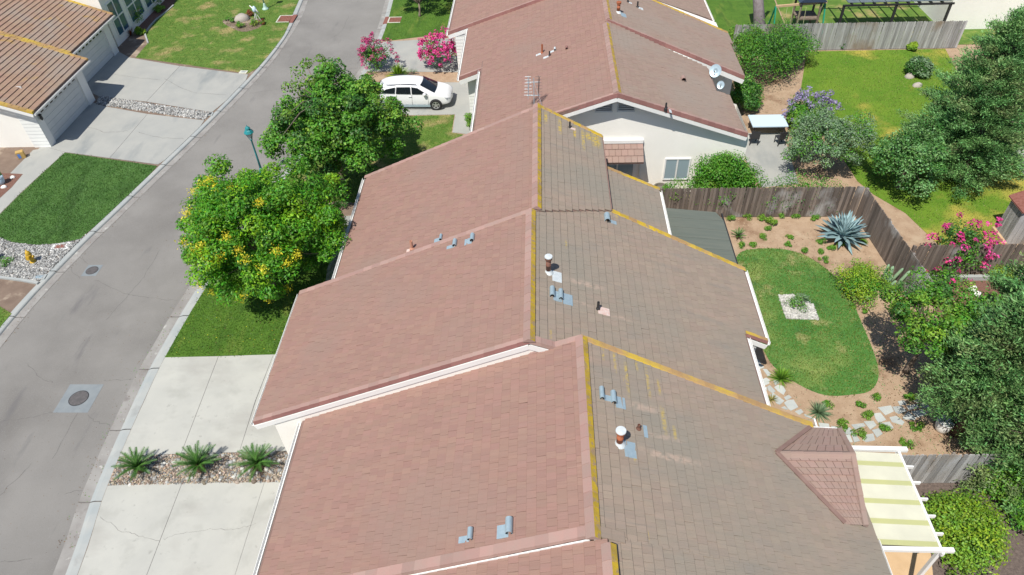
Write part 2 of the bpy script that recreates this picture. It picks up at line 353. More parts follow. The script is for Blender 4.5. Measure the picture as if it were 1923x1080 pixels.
def limbs(name, base, cl, r0, hfork, parent, nl=16, m=None):
    t = MB(); b = Vector(base); f = b+Vector((0.05, .04, hfork)); t.tube([b-Vector((0,0,.1)), b+Vector((0,0,.15)), (b+f)/2+Vector((.04,-.03,0)), f], [r0*1.5, r0*1.05, r0*.85, r0*.75], 10)
    tr = t.obj('trunk', m or m_bark, parent, True)
    l = MB()
    for c in cl[:nl]:
        c = Vector(c); mid = f.lerp(c, .5)+Vector((0, 0, .18)); l.tube([f-Vector((0,0,.05)), f.lerp(mid, .5)+Vector((rng.normal(0,.05), rng.normal(0,.05), 0)), mid, c], [r0*.55, r0*.35, r0*.22, r0*.07], 6)
    l.obj('branches', m or m_bark, parent, True)
def tree(name, label, base, hfork, c, rad, ncl, r, per, size, mats, r0=.14, cat='tree', weights=None, aspect=.65, group=None, hollow=.35, low=-.5, droop=0, nl=16, jit=.55):
    e = empty(name, base, label, cat, group); cl = crownclusters(c, rad, ncl, hollow, low)
    limbs('trunk', base, cl, r0, hfork, e, nl); foliage('crown', cl, mats, e, r, per, size, aspect, jit, weights=weights, droop=droop)
    return e, cl
def bush(name, label, px, py, rad, h, mats, n=9, per=90, size=.1, cat='shrub', group=None, weights=None, aspect=.6, flowers=None, fn=0, fs=.09, world=None, r=None):
    x, y = world if world else G(px, py); e = empty(name, (x, y, 0), label, cat, group)
    rad = rad if hasattr(rad, '__len__') else (rad, rad)
    cl = crownclusters((x, y, h*.42), (rad[0]*.72, rad[1]*.72, h*.5), n, .2, -.35); rr = r or min(rad[0], h)*.42
    st = MB()
    for c in cl[:6]: st.tube([(x, y, -.03), (x*.5+c[0]*.5, y*.5+c[1]*.5, c[2]*.45), tuple(c)], [.03, .02, .008], 5)
    st.obj('stems', m_bark, e)
    foliage('foliage', cl, mats, e, rr, per, size, aspect, weights=weights)
    if flowers:
        cc = crownclusters((x, y, h*.5), (rad[0]*.98, rad[1]*.98, h*.62), fn, .88, -.25)
        foliage('blossom', cc, [flowers], e, fs*1.7, 26, fs, .8, kind=None)
    return e
def conifer(label, base, H_, Rb, mats, lean=(0, 0), n=150, group=None, weights=None, low=.05):
    x, y = base; e = empty('conifer_tree', (x, y, 0), label, 'tree', group)
    t = MB(); t.tube([(x, y, -.1), (x+lean[0]*.5, y+lean[1]*.5, H_*.5), (x+lean[0], y+lean[1], H_*.97)], [.22, .13, .02], 9); t.obj('trunk', m_bark, e, True)
    VV = []; RR = []; MI = []; br = MB()
    for i in range(n):
        u = low+(1-low)*((i+rng.random())/n)**.9; z = H_*u; L = Rb*(1-u)**.62*rng.uniform(.7, 1.12)+.18; a = i*2.39996+rng.normal(0, .25)
        cx, cy = x+lean[0]*u, y+lean[1]*u; up = .10+.35*u+rng.normal(0, .06)
        dr = np.array([math.cos(a), math.sin(a), up]); tip = np.array([cx, cy, z])+dr*L; mid = np.array([cx, cy, z])+dr*L*.55+np.array([0, 0, -.03*L])
        br.tube([(cx, cy, z), tuple(mid), tuple(tip)], [.035, .02, .006], 4, cap=False)
        k = rng.choice(len(mats), p=weights) if len(mats) > 1 else 0; bs = rng.uniform(-.25, .25)
        ns = max(5, int(L*6.5))
        for q in range(ns):
            s = .28+.75*(q+rng.random())/ns; c = np.array([cx, cy, z])+dr*L*s+rng.normal(0, .05, 3)
            side = np.array([-dr[1], dr[0], 0])*rng.choice([-1, 1])*rng.uniform(0, .5)*L*.42*(1.15-s); c = c+side
            m_ = 46; C = c+rng.normal(0, 1, (m_, 3))*np.array([.14, .14, .08]); od = dr*.8+side*.8+np.array([0, 0, .35])
            D = od+rng.normal(0, .45, (m_, 3)); D /= np.linalg.norm(D, axis=1)[:, None]
            s_ = rng.uniform(.08, .19, m_)[:, None]; B = np.cross(D, rng.normal(0, 1, (m_, 3))+np.array([0, 0, 1.])); B /= np.linalg.norm(B, axis=1)[:, None]+1e-9
            V = np.empty((m_, 4, 3)); V[:, 0] = C-D*s_*.4; V[:, 1] = C+B*s_*.15; V[:, 2] = C+D*s_*.6; V[:, 3] = C-B*s_*.15
            VV.append(V.reshape(-1, 3)); RR.append(np.repeat(np.clip(rng.random(m_)+bs, 0, 1), 4)); MI.append(np.full(m_, k))
    br.obj('branches', m_bark, e); me = npmesh('crown', np.concatenate(VV), 4, np.concatenate(MI), np.concatenate(RR)); link('crown', me, mats, e); return e
def blades(name, x, y, z, mats, h=.05, parent=None, wd=.03, label=None):
    n = len(x); a = rng.uniform(0, 6.283, n); hh = h*rng.uniform(.5, 1.4, n); dx = np.cos(a)*wd/2; dy = np.sin(a)*wd/2
    lx = rng.normal(0, h*.5, n); ly = rng.normal(0, h*.5, n); z = np.full(n, z) if np.isscalar(z) else z
    V = np.empty((n, 3, 3)); V[:, 0] = np.c_[x-dx, y-dy, z]; V[:, 1] = np.c_[x+dx, y+dy, z]; V[:, 2] = np.c_[x+lx, y+ly, z+hh]
    me = npmesh(name, V.reshape(-1, 3), 3, rng.integers(0, len(mats), n), np.repeat(rng.random(n), 3))
    o = link(name, me, mats, parent); tag(o, label, kind='stuff'); return o
def pebbles(name, P, n, size, mats, z=0.0, label=None, parent=None, cat=None):
    x, y = rndpoly(P, n); s = size*rng.uniform(.5, 1.5, n)**1.2; a = rng.uniform(0, 6.28, n)
    # low dome: 6-gon base + raised 6-gon + top : 6 quads + hexagon -> use triangles fan on two rings
    K = 6; VV = []; ca = rng.uniform(.6, 1, n)
    ring = [(math.cos(2*math.pi*k/K), math.sin(2*math.pi*k/K)) for k in range(K)]
    def pt(cx, cy, zz): 
        X = cx*s*.5; Y = cy*s*.5*ca; return np.c_[x+X*np.cos(a)-Y*np.sin(a), y+X*np.sin(a)+Y*np.cos(a), z+zz*s]
    top = pt(0, 0, .42)
    for k in range(K):
        c0, c1 = ring[k], ring[(k+1) % K]
        p0, p1 = pt(*c0, -.1), pt(*c1, -.1); q0, q1 = pt(c0[0]*.72, c0[1]*.72, .3), pt(c1[0]*.72, c1[1]*.72, .3)
        VV += [p0, p1, q1, p0, q1, q0, q0, q1, top]
    V = np.stack(VV, 1).reshape(-1, 3); r = np.repeat(rng.random(n), K*9)
    me = npmesh(name, V, 3, np.repeat(rng.integers(0, len(mats), n), K*3), r)
    o = link(name, me, mats, parent); tag(o, label, kind='stuff')
    return o
def sheet(name, P, z, m, z0=None, kind='structure', parent=None, label=None):
    b = MB(); b.prism(P, z0 if z0 is not None else z-.02, z); o = b.obj(name, m, parent); tag(o, label, kind=kind); return o
def lawn(P, m, n, mats, z=.012, h=.045):
    o = sheet('lawn', P, z, m); x, y = rndpoly(P, n); x = x+rng.normal(0, .045, n)*(1+np.sin(y*3.1)); y = y+rng.normal(0, .045, n)*(1+np.sin(x*2.3))
    blades('grass', x, y, z, mats, h); return o

# ------------------------------------------------------------------ ground, road, kerbs
b = MB(); b.prism([(-220, -120), (220, -120), (220, 320), (-220, 320)], -.5, -.16); tag(b.obj('ground', m_brown), kind='structure')
RO = [(-14.2, -8), (-14.5, 2), (-15.17, 9.66), (-15.66, 12.96), (-15.93, 17.59), (-15.9, 19.93), (-15.71, 22.91), (-15.25, 27), (-14.45, 31), (-13.5, 36), (-12.7, 40), (-12.05, 43.62), (-11.85, 46.8), (-11.79, 49.4), (-11.78, 52.21), (-11.95, 56), (-12.5, 64), (-14.5, 80)]
RR_ = [(-15.1, -8), (-15.4, 2), (-16.06, 9.73), (-16.52, 12.8), (-16.83, 17.67), (-16.78, 20.02), (-16.62, 22.9), (-16.1, 27.1), (-15.25, 31.2), (-14.25, 36.1), (-13.35, 40.1), (-12.75, 43.7), (-12.52, 46.8), (-12.46, 49.5), (-12.46, 52.3), (-12.64, 56.1), (-13.2, 64.2), (-15.2, 80)]
LO = [(-22.6, -8), (-23.5, 4), (-24.2, 14), (-24.25, 20.81), (-23.62, 25.75), (-22.85, 29.5), (-22.05, 33.4), (-21.3, 37), (-20.4, 42), (-19.72, 46.5), (-19.42, 50.49), (-19.50, 52.59), (-19.72, 54.84), (-19.95, 57.89), (-20.6, 66), (-22.6, 82)]
LR_ = [(-21.9, -8), (-22.8, 4), (-23.45, 14), (-23.5, 20.9), (-22.95, 25.6), (-22.2, 29.4), (-21.42, 33.2), (-20.68, 36.8), (-19.8, 41.8), (-19.15, 46.3), (-18.92, 50.3), (-18.93, 54.8), (-19.25, 58.11), (-19.9, 66), (-21.9, 82)]
RO = smoothline(RO); RR_ = smoothline(RR_); LO = smoothline(LO); LR_ = smoothline(LR_)
b = MB(); b.prism(LR_+RR_[::-1], -.15, -.10); tag(b.obj('road', m_road), kind='structure')
def nearest(P, y): 
    return min(P, key=lambda p: abs(p[1]-y))
def interpx(P, y):
    for a, c in zip(P, P[1:]):
        if (a[1]-y)*(c[1]-y) <= 0 and a[1] != c[1]: return a[0]+(c[0]-a[0])*(y-a[1])/(c[1]-a[1])
    return P[0][0]
def kerb(name, O, I, rolled, label):
    # gutter pan + kerb, built in lengths with joints (sections)
    root = bpy.data.objects.new(name, None)
    ys = np.arange(-6, 70, 3.05)
    o = MB(); o.prism(O+I[::-1], -.15, -.115); base = o.obj(name, m_crack); tag(base, kind='structure')
    for i in range(len(ys)-1):
        y0, y1 = ys[i]+.02, ys[i+1]-.02
        g = MB(); k = MB(); st = np.linspace(y0, y1, 7); V = []
        prof = [(0, -.002 if not rolled else .0), (.34, -.004), (.40, -.03), (.44, -.088), (.62, -.094), (1.0, -.088)]
        if rolled: prof = [(0, -.002), (.30, -.012), (.42, -.05), (.52, -.092), (.70, -.094), (1.0, -.09)]
        for y in st:
            xo, xi = interpx(O, y), interpx(I, y)
            for f, z in prof: V.append((xo+(xi-xo)*f, y, z))
        n = len(prof); Fk = []; Fg = []
        for a in range(6):
            for j in range(n-1):
                q = (a*n+j, a*n+j+1, (a+1)*n+j+1, (a+1)*n+j)
                if O[0][0] < I[0][0]: q = q
                else: q = q[::-1]
                (Fk if j < 3 else Fg).append(q)
        # end caps
        for e_, yy in ((0, y0), (6, y1)):
            pass
        m = mesh('kerb_section', V, Fk+Fg, [0]*len(Fk)+[1]*len(Fg)); link('kerb_section', m, [m_kerb, m_gutter], base)
    return base
kerb('far_kerb', LO, LR_, False, ''); kerb('near_kerb', RO, RR_, True, '')
sheet('left_yard_ground', LO+[(-110, 82), (-110, -8)], -.008, m_brown, -.15)
sheet('right_yard_ground', RO+[(90, 80), (90, -8)], -.008, m_dirt, -.15)
def px(*P): return [G(*p) for p in P]
def alongR(y0, y1, dx=.0): return [(p[0]+dx, p[1]) for p in RO if y0 < p[1] < y1]
def alongL(y0, y1, dx=.0): return [(p[0]+dx, p[1]) for p in LO if y0 < p[1] < y1]
# near driveway (sidewalk strip along the kerb is part of the slabs)
def slabs(name, m, polys, z=.0, base=None):
    o = MB()
    allp = [p for P in polys for p in P]
    for P in polys: o.prism(P, -.10, z-.006)
    root = o.obj(name, m_crack); tag(root, kind='structure')
    for P in polys:
        c = np.mean(np.array(P), axis=0); Q = []
        for p in P:
            d = c-np.array(p); Q.append(tuple(np.array(p)+d/np.linalg.norm(d)*.017))
        s = MB(); s.prism(Q, -.09, z); s.obj('concrete_slab', m, root)
    return root
X0 = lambda y: interpx(RO, y)+.01
slabs('upper_driveway', m_conc, [
    [(X0(19.0), 19.0)]+[(x+.01, y) for x, y in RO[::-1] if 14.15 < y < 19.0]+[(X0(14.12), 14.12), (-13.45, 14.26), (-13.64, 19.05)],
    [(-13.64, 19.05), (-13.45, 14.26), (-11.27, 14.33), (-11.36, 16.71), (-11.31, 19.16)],
    [(-11.31, 19.16), (-11.36, 16.71), (-11.27, 14.33), (-9.2, 14.40), (-9.2, 19.25)]], z=.004)
slabs('lower_driveway', m_conc, [
    [(X0(12.93), 12.93)]+[(x+.01, y) for x, y in RO[::-1] if 7.5 < y < 12.93]+[(X0(7.4), 7.4), (-12.8, 7.45), (-12.95, 13.07)],
    [(-12.95, 13.07), (-12.8, 7.45), (-9.95, 7.5), (-9.96, 13.11)],
    [(-9.96, 13.11), (-9.95, 7.5), (-8.3, 7.5), (-8.4, 13.15)]], z=.004)
PL_ = [(X0(12.98)+.02, 12.93), (-8.6, 13.14), (-8.7, 14.40), (X0(14.08)+.02, 14.14)]
sheet('planter_bed', PL_, -.005, m_brown); 
pebbles('river_pebbles', PL_, 9000, .055, [m_pebt, m_pebt, m_pebg], -.002, 'tan and grey river pebbles filling the planting strip')
pebbles('river_pebbles', PL_, 260, .14, [m_pebt, m_pebg, m_pebw], .0, 'larger pale river pebbles scattered in the planting strip')
# front lawn R1
LR1 = px((318, 668), (522, 661), (565, 540), (640, 500), (640, 440), (600, 420))
LR1 = [(X0(18.98), 18.98), (-9.3, 19.2), (-9.3, 26.2), (-12.0, 27.5), (X0(28.5), 28.5)]+[(x+.01, y) for x, y in RO[::-1] if 19.1 < y < 28.5]
lawn(LR1, m_lawn, 26000, [m_grass])
sheet('entry_path', [(-9.75, 21.0), (-8.3, 21.0), (-8.3, 28.6), (-10.2, 28.6), (-10.2, 24.5)], .02, m_conc2)
sheet('house_bed', [(X0(28.5), 28.5), (-12.0, 27.5), (-10.3, 26.6), (-9.0, 26.6), (-9.0, 29.6), (-12.5, 30.2), (X0(30.5), 30.5)], .004, m_brown)
# second house lawn and driveway with the car
LR2 = [(X0(30.5), 30.5), (-12.5, 30.2), (-9.0, 29.6), (-4.0, 29.6)]+px((905, 260), (848, 249), (853, 216), (745, 219))+[(X0(38.6), 38.6)]+[(x+.01, y) for x, y in RO[::-1] if 30.5 < y < 38.6]
lawn(LR2, m_lawnd, 26000, [m_grass, m_grass, m_grasst])
D2a = [(X0(43.3), 43.3), (-10.3, 43.2), (-4.6, 43.0), (-4.1, 42.0), (-3.2, 38.3), (-3.2, 34.2)]+px((880, 252), (850, 249), (855, 215), (745, 217))+[(X0(38.62), 38.62)]+[(x+.01, y) for x, y in RO[::-1] if 38.62 < y < 43.3]
slabs('car_driveway', m_conc2, [D2a], z=.006)
sheet('flower_bed', [(X0(43.35), 43.35), (-4.6, 43.05), (-4.6, 44.4), (X0(44.8), 44.8)], .0, m_dirt)
D3 = [(X0(44.85), 44.85), (-5.2, 44.45), (-5.2, 50.0)]+px((725, 78))+[(x+.01, y) for x, y in RO[::-1] if 44.85 < y < 49.5]
slabs('far_driveway', m_conc2, [D3], z=.006)
LR3 = [G(728, 77), G(845, 62)]+[(-5.3, 60), (X0(62), 62)]+[(x+.01, y) for x, y in RO[::-1] if 49.7 < y < 62]
lawn(LR3, m_lawn, 9000, [m_grass])
# left side: driveways, lawns, gravel
XL = lambda y: interpx(LO, y)-.01
def LK(y0, y1): return [(x-.01, y) for x, y in LO if y0 < y < y1]
gA = px((217, 185), (203, 200)); 
jT = G(338, 124); jB = G(275, 191); jC = G(277, 214); jD = G(206, 297)
slabs('upper_left_driveway', m_conc2, [
    [G(243, 108), jT, jB, G(217, 185), G(185, 181), (-31.5, 43.3), (-31.5, 49.0)],
    [jT, G(466, 140)]+LK(40.0, 44.6)[::-1]+[G(398, 211), jB]], z=.006)
slabs('lower_left_driveway', m_conc2, [
    [G(199, 200), jC, jD, G(122, 286), G(90, 277), (-30.3, 34.9), (-29.9, 41.3)],
    [jC, G(384, 226)]+LK(33.75, 38.6)[::-1]+[G(297, 309), jD]], z=.006)
GS = px((185, 181), (217, 185), (397, 212), (384, 225), (202, 199), (182, 196))
sheet('gravel_strip', GS, -.004, m_brown); pebbles('white_gravel', GS, 2600, .11, [m_pebw, m_pebg, m_pebg], 0, 'white and grey stones in the strip between the two left driveways')
sheet('walkway', px((122, 286), (90, 277), (62, 282), (0, 345), (-90, 420), (-160, 520), (-60, 460), (0, 401), (43, 358)), .002, m_conc2)
L1P = [G(255, 108), G(466, 138)]+LK(45.0, 62)+[(-34, 62), G(330, 0), G(325, 12), G(293, 37), G(273, 63), G(279, 80)]
lawn(ccw(L1P), m_lawnd, 26000, [m_grass, m_grass, m_grasst], h=.05)
L2P = [G(122, 287), G(295, 312)]+LK(27.6, 33.3)[::-1]+px((150, 449), (110, 457), (67, 460), (25, 455), (0, 447), (-60, 420), (0, 403), (43, 360))
lawn(ccw(L2P), m_lawndk, 26000, [m_grassd], h=.05)
GB = px((-60, 425), (0, 447), (25, 456), (67, 461), (110, 458), (150, 450))+LK(23.3, 27.4)[::-1]+px((73, 528), (0, 518), (-60, 512))
sheet('gravel_bed', GB, -.004, m_brown); pebbles('grey_gravel', GB, 9000, .085, [m_pebg, m_pebg, m_pebg, m_pebw], 0, 'grey and white gravel around the yellow hydrant')
b = MB(); pts = [G3(*p, .03) for p in ((-60, 514), (0, 521), (40, 526), (72, 532))]
for a_, c_ in zip(pts, pts[1:]): b.bar(a_, c_, .14, .1)
tag(b.obj('edging_kerb', m_kerb), kind='structure')
lawn(px((-60, 560), (0, 576), (22, 589), (3, 611), (-60, 700)), m_lawnd, 1500, [m_grass, m_grasst])
sheet('planter_ground', px((-40, 325), (0, 325), (43, 327), (22, 352), (0, 372), (-60, 430)), .01, m_mulch)
sheet('shrub_bed', px((205, 60), (273, 62), (293, 37), (330, 8), (330, -30), (230, -30)), -.001, m_mulch)
b = MB(); pts = [G3(*p, .03) for p in ((278, 81), (272, 63), (283, 48), (293, 37), (310, 24), (326, 10))]
for a_, c_ in zip(pts, pts[1:]): b.bar(a_, c_, .12, .1)
tag(b.obj('bed_edging', m_kerb), kind='structure')
# back garden lawn
BL = smoothpoly(px((1386, 478), (1430, 467), (1490, 472), (1545, 500), (1592, 548), (1615, 600), (1640, 660), (1650, 705), (1635, 733), (1600, 741), (1550, 742), (1500, 722), (1455, 690), (1432, 655), (1398, 600), (1375, 530)))
lawn(BL, m_lawnb, 30000, [m_grass, m_grass, m_grasst])
WG = px((1462, 555), (1488, 553), (1527, 573), (1537, 601), (1476, 599))
sheet('white_gravel_patch', WG, .02, m_stone); pebbles('white_gravel', WG, 1500, .075, [m_pebw], .022, 'white gravel square set in the back lawn')
NL = px((1515, 97), (1775, 92), (1800, 140), (1790, 330), (1960, 300), (1990, 360), (1885, 400), (1864, 432), (1885, 462), (1765, 462), (1700, 400), (1640, 365), (1610, 340), (1560, 260), (1502, 180))
lawn(ccw(NL), m_lawny, 30000, [m_grasst, m_grass], h=.05)
sheet('neighbour_patio', px((1395, 250), (1470, 250), (1500, 345), (1430, 352), (1400, 300)), .006, m_conc2)
sheet('neighbour_walk', px((1885, 290), (1940, 262), (1990, 330), (1940, 345)), .022, m_conc2)
sheet('far_yard_lawn', [(11.2, 44.6), (12.6, 44.6), (13.2, 47.5), (17.6, 47.2), (19.5, 70), (11.2, 70)], .02, m_lawn)
sheet('far_yard_lawn', [(17.7, 47.2), (40, 47.2), (40, 70), (19.6, 70)], .02, m_lawnd)
FS = []
def AA(*P): FS.append([G(1340+x/4.32, 600+y/4.32, .02) for x, y in P])
def BB(*P): FS.append([G(1440+x/3, 720+y/3, .02) for x, y in P])
AA((322,310),(360,325),(385,360),(345,368)); AA((345,372),(388,362),(412,388),(372,405)); AA((400,402),(430,402),(470,445),(440,460)); AA((358,410),(385,425),(380,470),(368,470))
AA((378,490),(430,472),(455,490),(450,520),(395,545),(378,520)); AA((485,490),(520,490),(535,515),(500,535)); AA((395,550),(430,545),(435,572),(402,575)); AA((432,545),(458,532),(502,580),(480,600),(445,575))
AA((490,548),(520,530),(565,540),(585,580),(570,612),(520,580)); AA((460,612),(485,595),(575,660),(540,692),(515,680)); AA((570,630),(612,612),(633,635),(590,655)); AA((572,675),(600,655),(650,650),(685,710),(630,740),(600,720))
AA((550,715),(575,700),(605,730),(580,728)); AA((660,745),(708,725),(730,750),(700,775)); AA((733,768),(790,790),(825,815),(740,785))
BB((290,222),(350,228),(355,255),(300,252)); BB((360,240),(420,245),(440,280),(375,265)); BB((437,250),(470,250),(487,275),(470,290),(445,285)); BB((415,292),(470,290),(485,330),(430,332)); BB((477,288),(500,287),(525,325),(490,332))
BB((475,232),(545,222),(555,240),(500,260)); BB((547,215),(600,212),(620,235),(585,262)); BB((550,290),(600,282),(610,320),(560,330),(540,320)); BB((590,262),(630,252),(650,285),(620,305)); BB((602,170),(640,165),(672,205),(630,222),(612,200))
BB((635,225),(690,215),(715,250),(670,270)); BB((692,190),(730,182),(775,215),(765,235),(705,215)); BB((625,135),(700,123),(716,158),(670,180)); BB((706,130),(760,128),(790,155),(745,172),(722,160)); BB((737,100),(775,95),(788,118),(750,125))
BB((785,125),(850,118),(858,138),(800,148)); BB((830,78),(870,80),(882,100),(850,112),(830,100)); BB((765,190),(795,158),(842,195),(835,207),(770,203)); BB((812,158),(880,145),(903,172),(850,192)); BB((862,112),(900,108),(920,138),(880,142)); BB((897,150),(925,143),(942,165),(915,172)); BB((940,135),(970,140),(985,165),(950,160))
o = MB(); 
for q in ([G(1411, 665), G(1432, 668), G(1475, 722), G(1535, 785), G(1505, 790), G(1440, 740)], [G(1535, 790), G(1590, 788), G(1640, 768), G(1700, 742), G(1770, 750), G(1765, 790), G(1690, 805), G(1640, 832), G(1570, 835), G(1530, 808)]): o.prism(q, -.02, .0)
pth = o.obj('garden_path', m_dirt); tag(pth, kind='structure')
for P in FS:
    s = MB(); s.prism([(x+rng.normal(0, .006), y+rng.normal(0, .006)) for x, y in P], -.01, .02+rng.uniform(0, .012)); s.obj('flagstone', m_stone, pth)
# cracks in the street and slabs (recessed dark seams as thin ribbons)
def crack(P, parent_z, w=.022, n=7):
    w *= .62
    b = MB(); L = smoothline([G(*p, parent_z) for p in P], n); L = [(x+rng.normal(0, .025), y+rng.normal(0, .025)) for x, y in L]
    for i in range(len(L)-1):
        a, c = np.array(L[i]), np.array(L[i+1]); d = c-a; d /= np.linalg.norm(d)+1e-9; nrm = np.array([-d[1], d[0]])*w*.5*rng.uniform(.5, 1.3); a = a-d*.01
        V = [(*(a-nrm), parent_z), (*(c-nrm), parent_z), (*(c+nrm), parent_z), (*(a+nrm), parent_z)]; b.add(V, [(0, 1, 2, 3)])
    tag(b.obj('pavement_crack', m_crack), kind='structure')
ZR = -.096
for P in (((180, 525), (230, 550), (262, 556), (330, 565)), ((150, 482), (165, 495)), ((120, 490), (150, 523)), ((0, 792), (50, 785), (98, 774)), ((165, 780), (180, 792), (208, 798)), ((50, 680), (75, 708), (100, 718)), ((125, 925), (158, 920)), ((0, 1056), (60, 1050)), ((195, 715), (250, 712)), ((200, 600), (243, 552), (270, 520), (300, 470)), ((620, 72), (640, 60), (655, 30)), ((560, 45), (620, 42)), ((470, 175), (520, 168)), ((640, 132), (672, 128)), ((100, 860), (160, 750)), ((0, 930), (60, 870))):
    crack(P, ZR, .03)
for P in (((188, 972), (225, 993), (265, 1008), (302, 1017)), ((308, 1012), (350, 1000), (400, 995), (445, 993), (480, 983)), ((360, 783), (375, 780))): crack(P, .0075, .014)
for P in (((215, 140), (260, 146), (300, 150)), ((310, 148), (360, 172), (424, 178)), ((165, 238), (200, 248), (240, 246)), ((260, 248), (300, 258), (345, 260))): crack(P, .0095, .035)

# ------------------------------------------------------------------ roofs
SL = 0.374; ANG = math.atan(SL); EH = .262; TW = .215
def onplane(px_, py_, xr, zr, sg, dz=0.0):
    """pixel -> point on the roof plane z = zr - SL*|x-xr| + dz"""
    d = ray(px_, py_); # z = zr+dz - SL*sg*(x-xr)
    # CAM + t d : CAMz + t dz = zr+dz - SL*sg*(t dx - xr)
    t = (zr+dz+SL*sg*xr-CAM[2])/(d[2]+SL*sg*d[0]); p = CAM+d*t
    return (p[0], p[1])
TILE_ME = {}
def tile_mesh(v, hb=.045):
    k = (v, hb)
    if k in TILE_ME: return TILE_ME[k]
    l = EH/math.cos(ANG)+.03; y = TW/2-.002-(.002 if v % 2 else 0); c = .012
    V = []
    for (x, zt) in ((0, hb-.012), (-c, hb), (-l, .016)):
        V += [(x, -y, zt), (x, y, zt)]
    V += [(0, -y, .0), (0, y, .0), (-l, -y, 0), (-l, y, 0)]
    F = [(0, 1, 3, 2), (2, 3, 5, 4), (6, 7, 1, 0), (6, 0, 2, 4, 8), (7, 9, 5, 3, 1)]
    me = mesh('roof_tile', [(p[0]+(.006 if v == 2 and p[1] > 0 and p[0] > -.1 else 0), p[1], p[2]) for p in V], F); TILE_ME[k] = me; return me
def slope_tiles(poly, xr, zr, sg, dz=0.0, start=.03, eh=EH, tw=TW):
    """tile rows on the plane; clipped to the outline row by row"""
    out = []; P = ccw(poly); us = [sg*(x-xr) for x, y in P]; umin, umax = max(min(us), 0), max(us)
    k0 = max(0, int(math.floor((umin-start)/eh))); k = k0
    while True:
        u_low = start+(k+1)*eh   # lower (butt) edge of this row
        if u_low > umax+eh*.35: break
        uc = min(max(u_low-eh*.5, umin+.01), umax-.01); x = xr+sg*uc; ys = []
        for i in range(len(P)):
            (x1, y1), (x2, y2) = P[i], P[(i+1) % len(P)]
            if (x1 > x) != (x2 > x): ys.append(y1+(y2-y1)*(x-x1)/(x2-x1))
        ys.sort()
        for a, b_ in zip(ys[::2], ys[1::2]):
            off = (.5 if k % 2 else 0)*tw+rng.normal(0, .01); y = math.floor((a-off)/tw)*tw+off
            while y < b_-.02:
                y0, y1 = max(y, a), min(y+tw, b_)
                if y1-y0 > .04:
                    ub = min(u_low, umax+.03); out.append((xr+sg*ub, (y0+y1)/2, zr+dz-SL*ub, (y1-y0)/TW, sg))
                y += tw
        k += 1
        if k > 200: break
    return out
def tile_matrix(t, lift=.03):
    x, y, z, s, sg = t
    a = ANG-.07+rng.normal(0, .006); 
    xd = Vector((sg*math.cos(ANG), 0, -math.sin(ANG))); zd = Vector((sg*math.sin(ANG), 0, math.cos(ANG))); yd = zd.cross(xd)
    rz = Matrix.Rotation(rng.normal(0, .010), 4, 'Z')@Matrix.Rotation(rng.normal(0, .006), 4, 'X')
    M = Matrix(((xd.x, yd.x, zd.x, 0), (xd.y, yd.y, zd.y, 0), (xd.z, yd.z, zd.z, 0), (0, 0, 0, 1)))
    p = Vector((x, y, z))+zd*(lift+rng.uniform(-.003, .006)+(.012 if rng.random() < .02 else 0)); M = M@rz@Matrix.Diagonal((1, s, 1, 1)); M.translation = p
    return M
def build_tiles(house, groups, budget=300, hb=.045):
    """groups: [(tiles, material)]; the nearest in view become parts, the rest one joined part"""
    allt = []
    for gi, (tl, m) in enumerate(groups):
        for t in tl:
            a, b_, d = PR(t[0], t[1], t[2]); vis = -20 < a < 1943 and -20 < b_ < 1100; allt.append((0 if vis and t[3] > .6 else 1, d, gi, t))
    allt.sort(key=lambda q: (q[0], q[1]))
    for q in allt[:budget]:
        t = q[3]; v = int(rng.integers(0, 3)); me = tile_mesh(v, hb); key = (v, hb, groups[q[2]][1].name)
        if key not in TILE_ME:
            m2 = me.copy(); m2.materials.append(groups[q[2]][1]); TILE_ME[key] = m2
        o = bpy.data.objects.new('roof_tile', TILE_ME[key]); COL.objects.link(o); o.parent = house; o.matrix_parent_inverse = house.matrix_basis.inverted(); o.matrix_world = tile_matrix(t)
        o.matrix_basis = tile_matrix(t)
    ms = [g[1] for g in groups]; VV = []; FF = []; MI = []; nb = 0
    src = [(np.array([tuple(v.co) for v in tile_mesh(v, hb).vertices]), [tuple(p.vertices) for p in tile_mesh(v, hb).polygons]) for v in range(3)]
    for q in allt[budget:]:
        M = np.array(tile_matrix(q[3])); V, F = src[int(rng.integers(0, 3))]; VV.append(V@M[:3, :3].T+M[:3, 3]); FF += [tuple(i+nb for i in f) for f in F]; MI += [q[2]]*len(F); nb += len(V)
    if VV:
        me = mesh('roof_tiles', np.concatenate(VV), FF, MI); o = link('roof_tiles', me, ms, house); tag(o, kind='stuff')
def deck(house, poly, xr, zr, sg, dz=0.0, th=.10, name='roof'):
    P = ccw(poly); n = len(P); f = lambda x, y, d: (x, y, zr+dz-SL*sg*(x-xr)+d); b = MB()
    tri = tessellate_polygon([[Vector((x, y, 0)) for x, y in P]]); V = [f(x, y, .012) for x, y in P]+[f(x, y, -th) for x, y in P]; F = []
    for t in tri:
        a, b_, c = (P[i] for i in t); cr = (b_[0]-a[0])*(c[1]-a[1])-(b_[1]-a[1])*(c[0]-a[0]); tt = tuple(t) if cr > 0 else tuple(t)[::-1]
        F += [tt, tuple(i+n for i in tt[::-1])]
    for i in range(n): j = (i+1) % n; F.append((i, i+n, j+n, j))
    b.add(V, F); return b.obj(name, [m_deck], house)
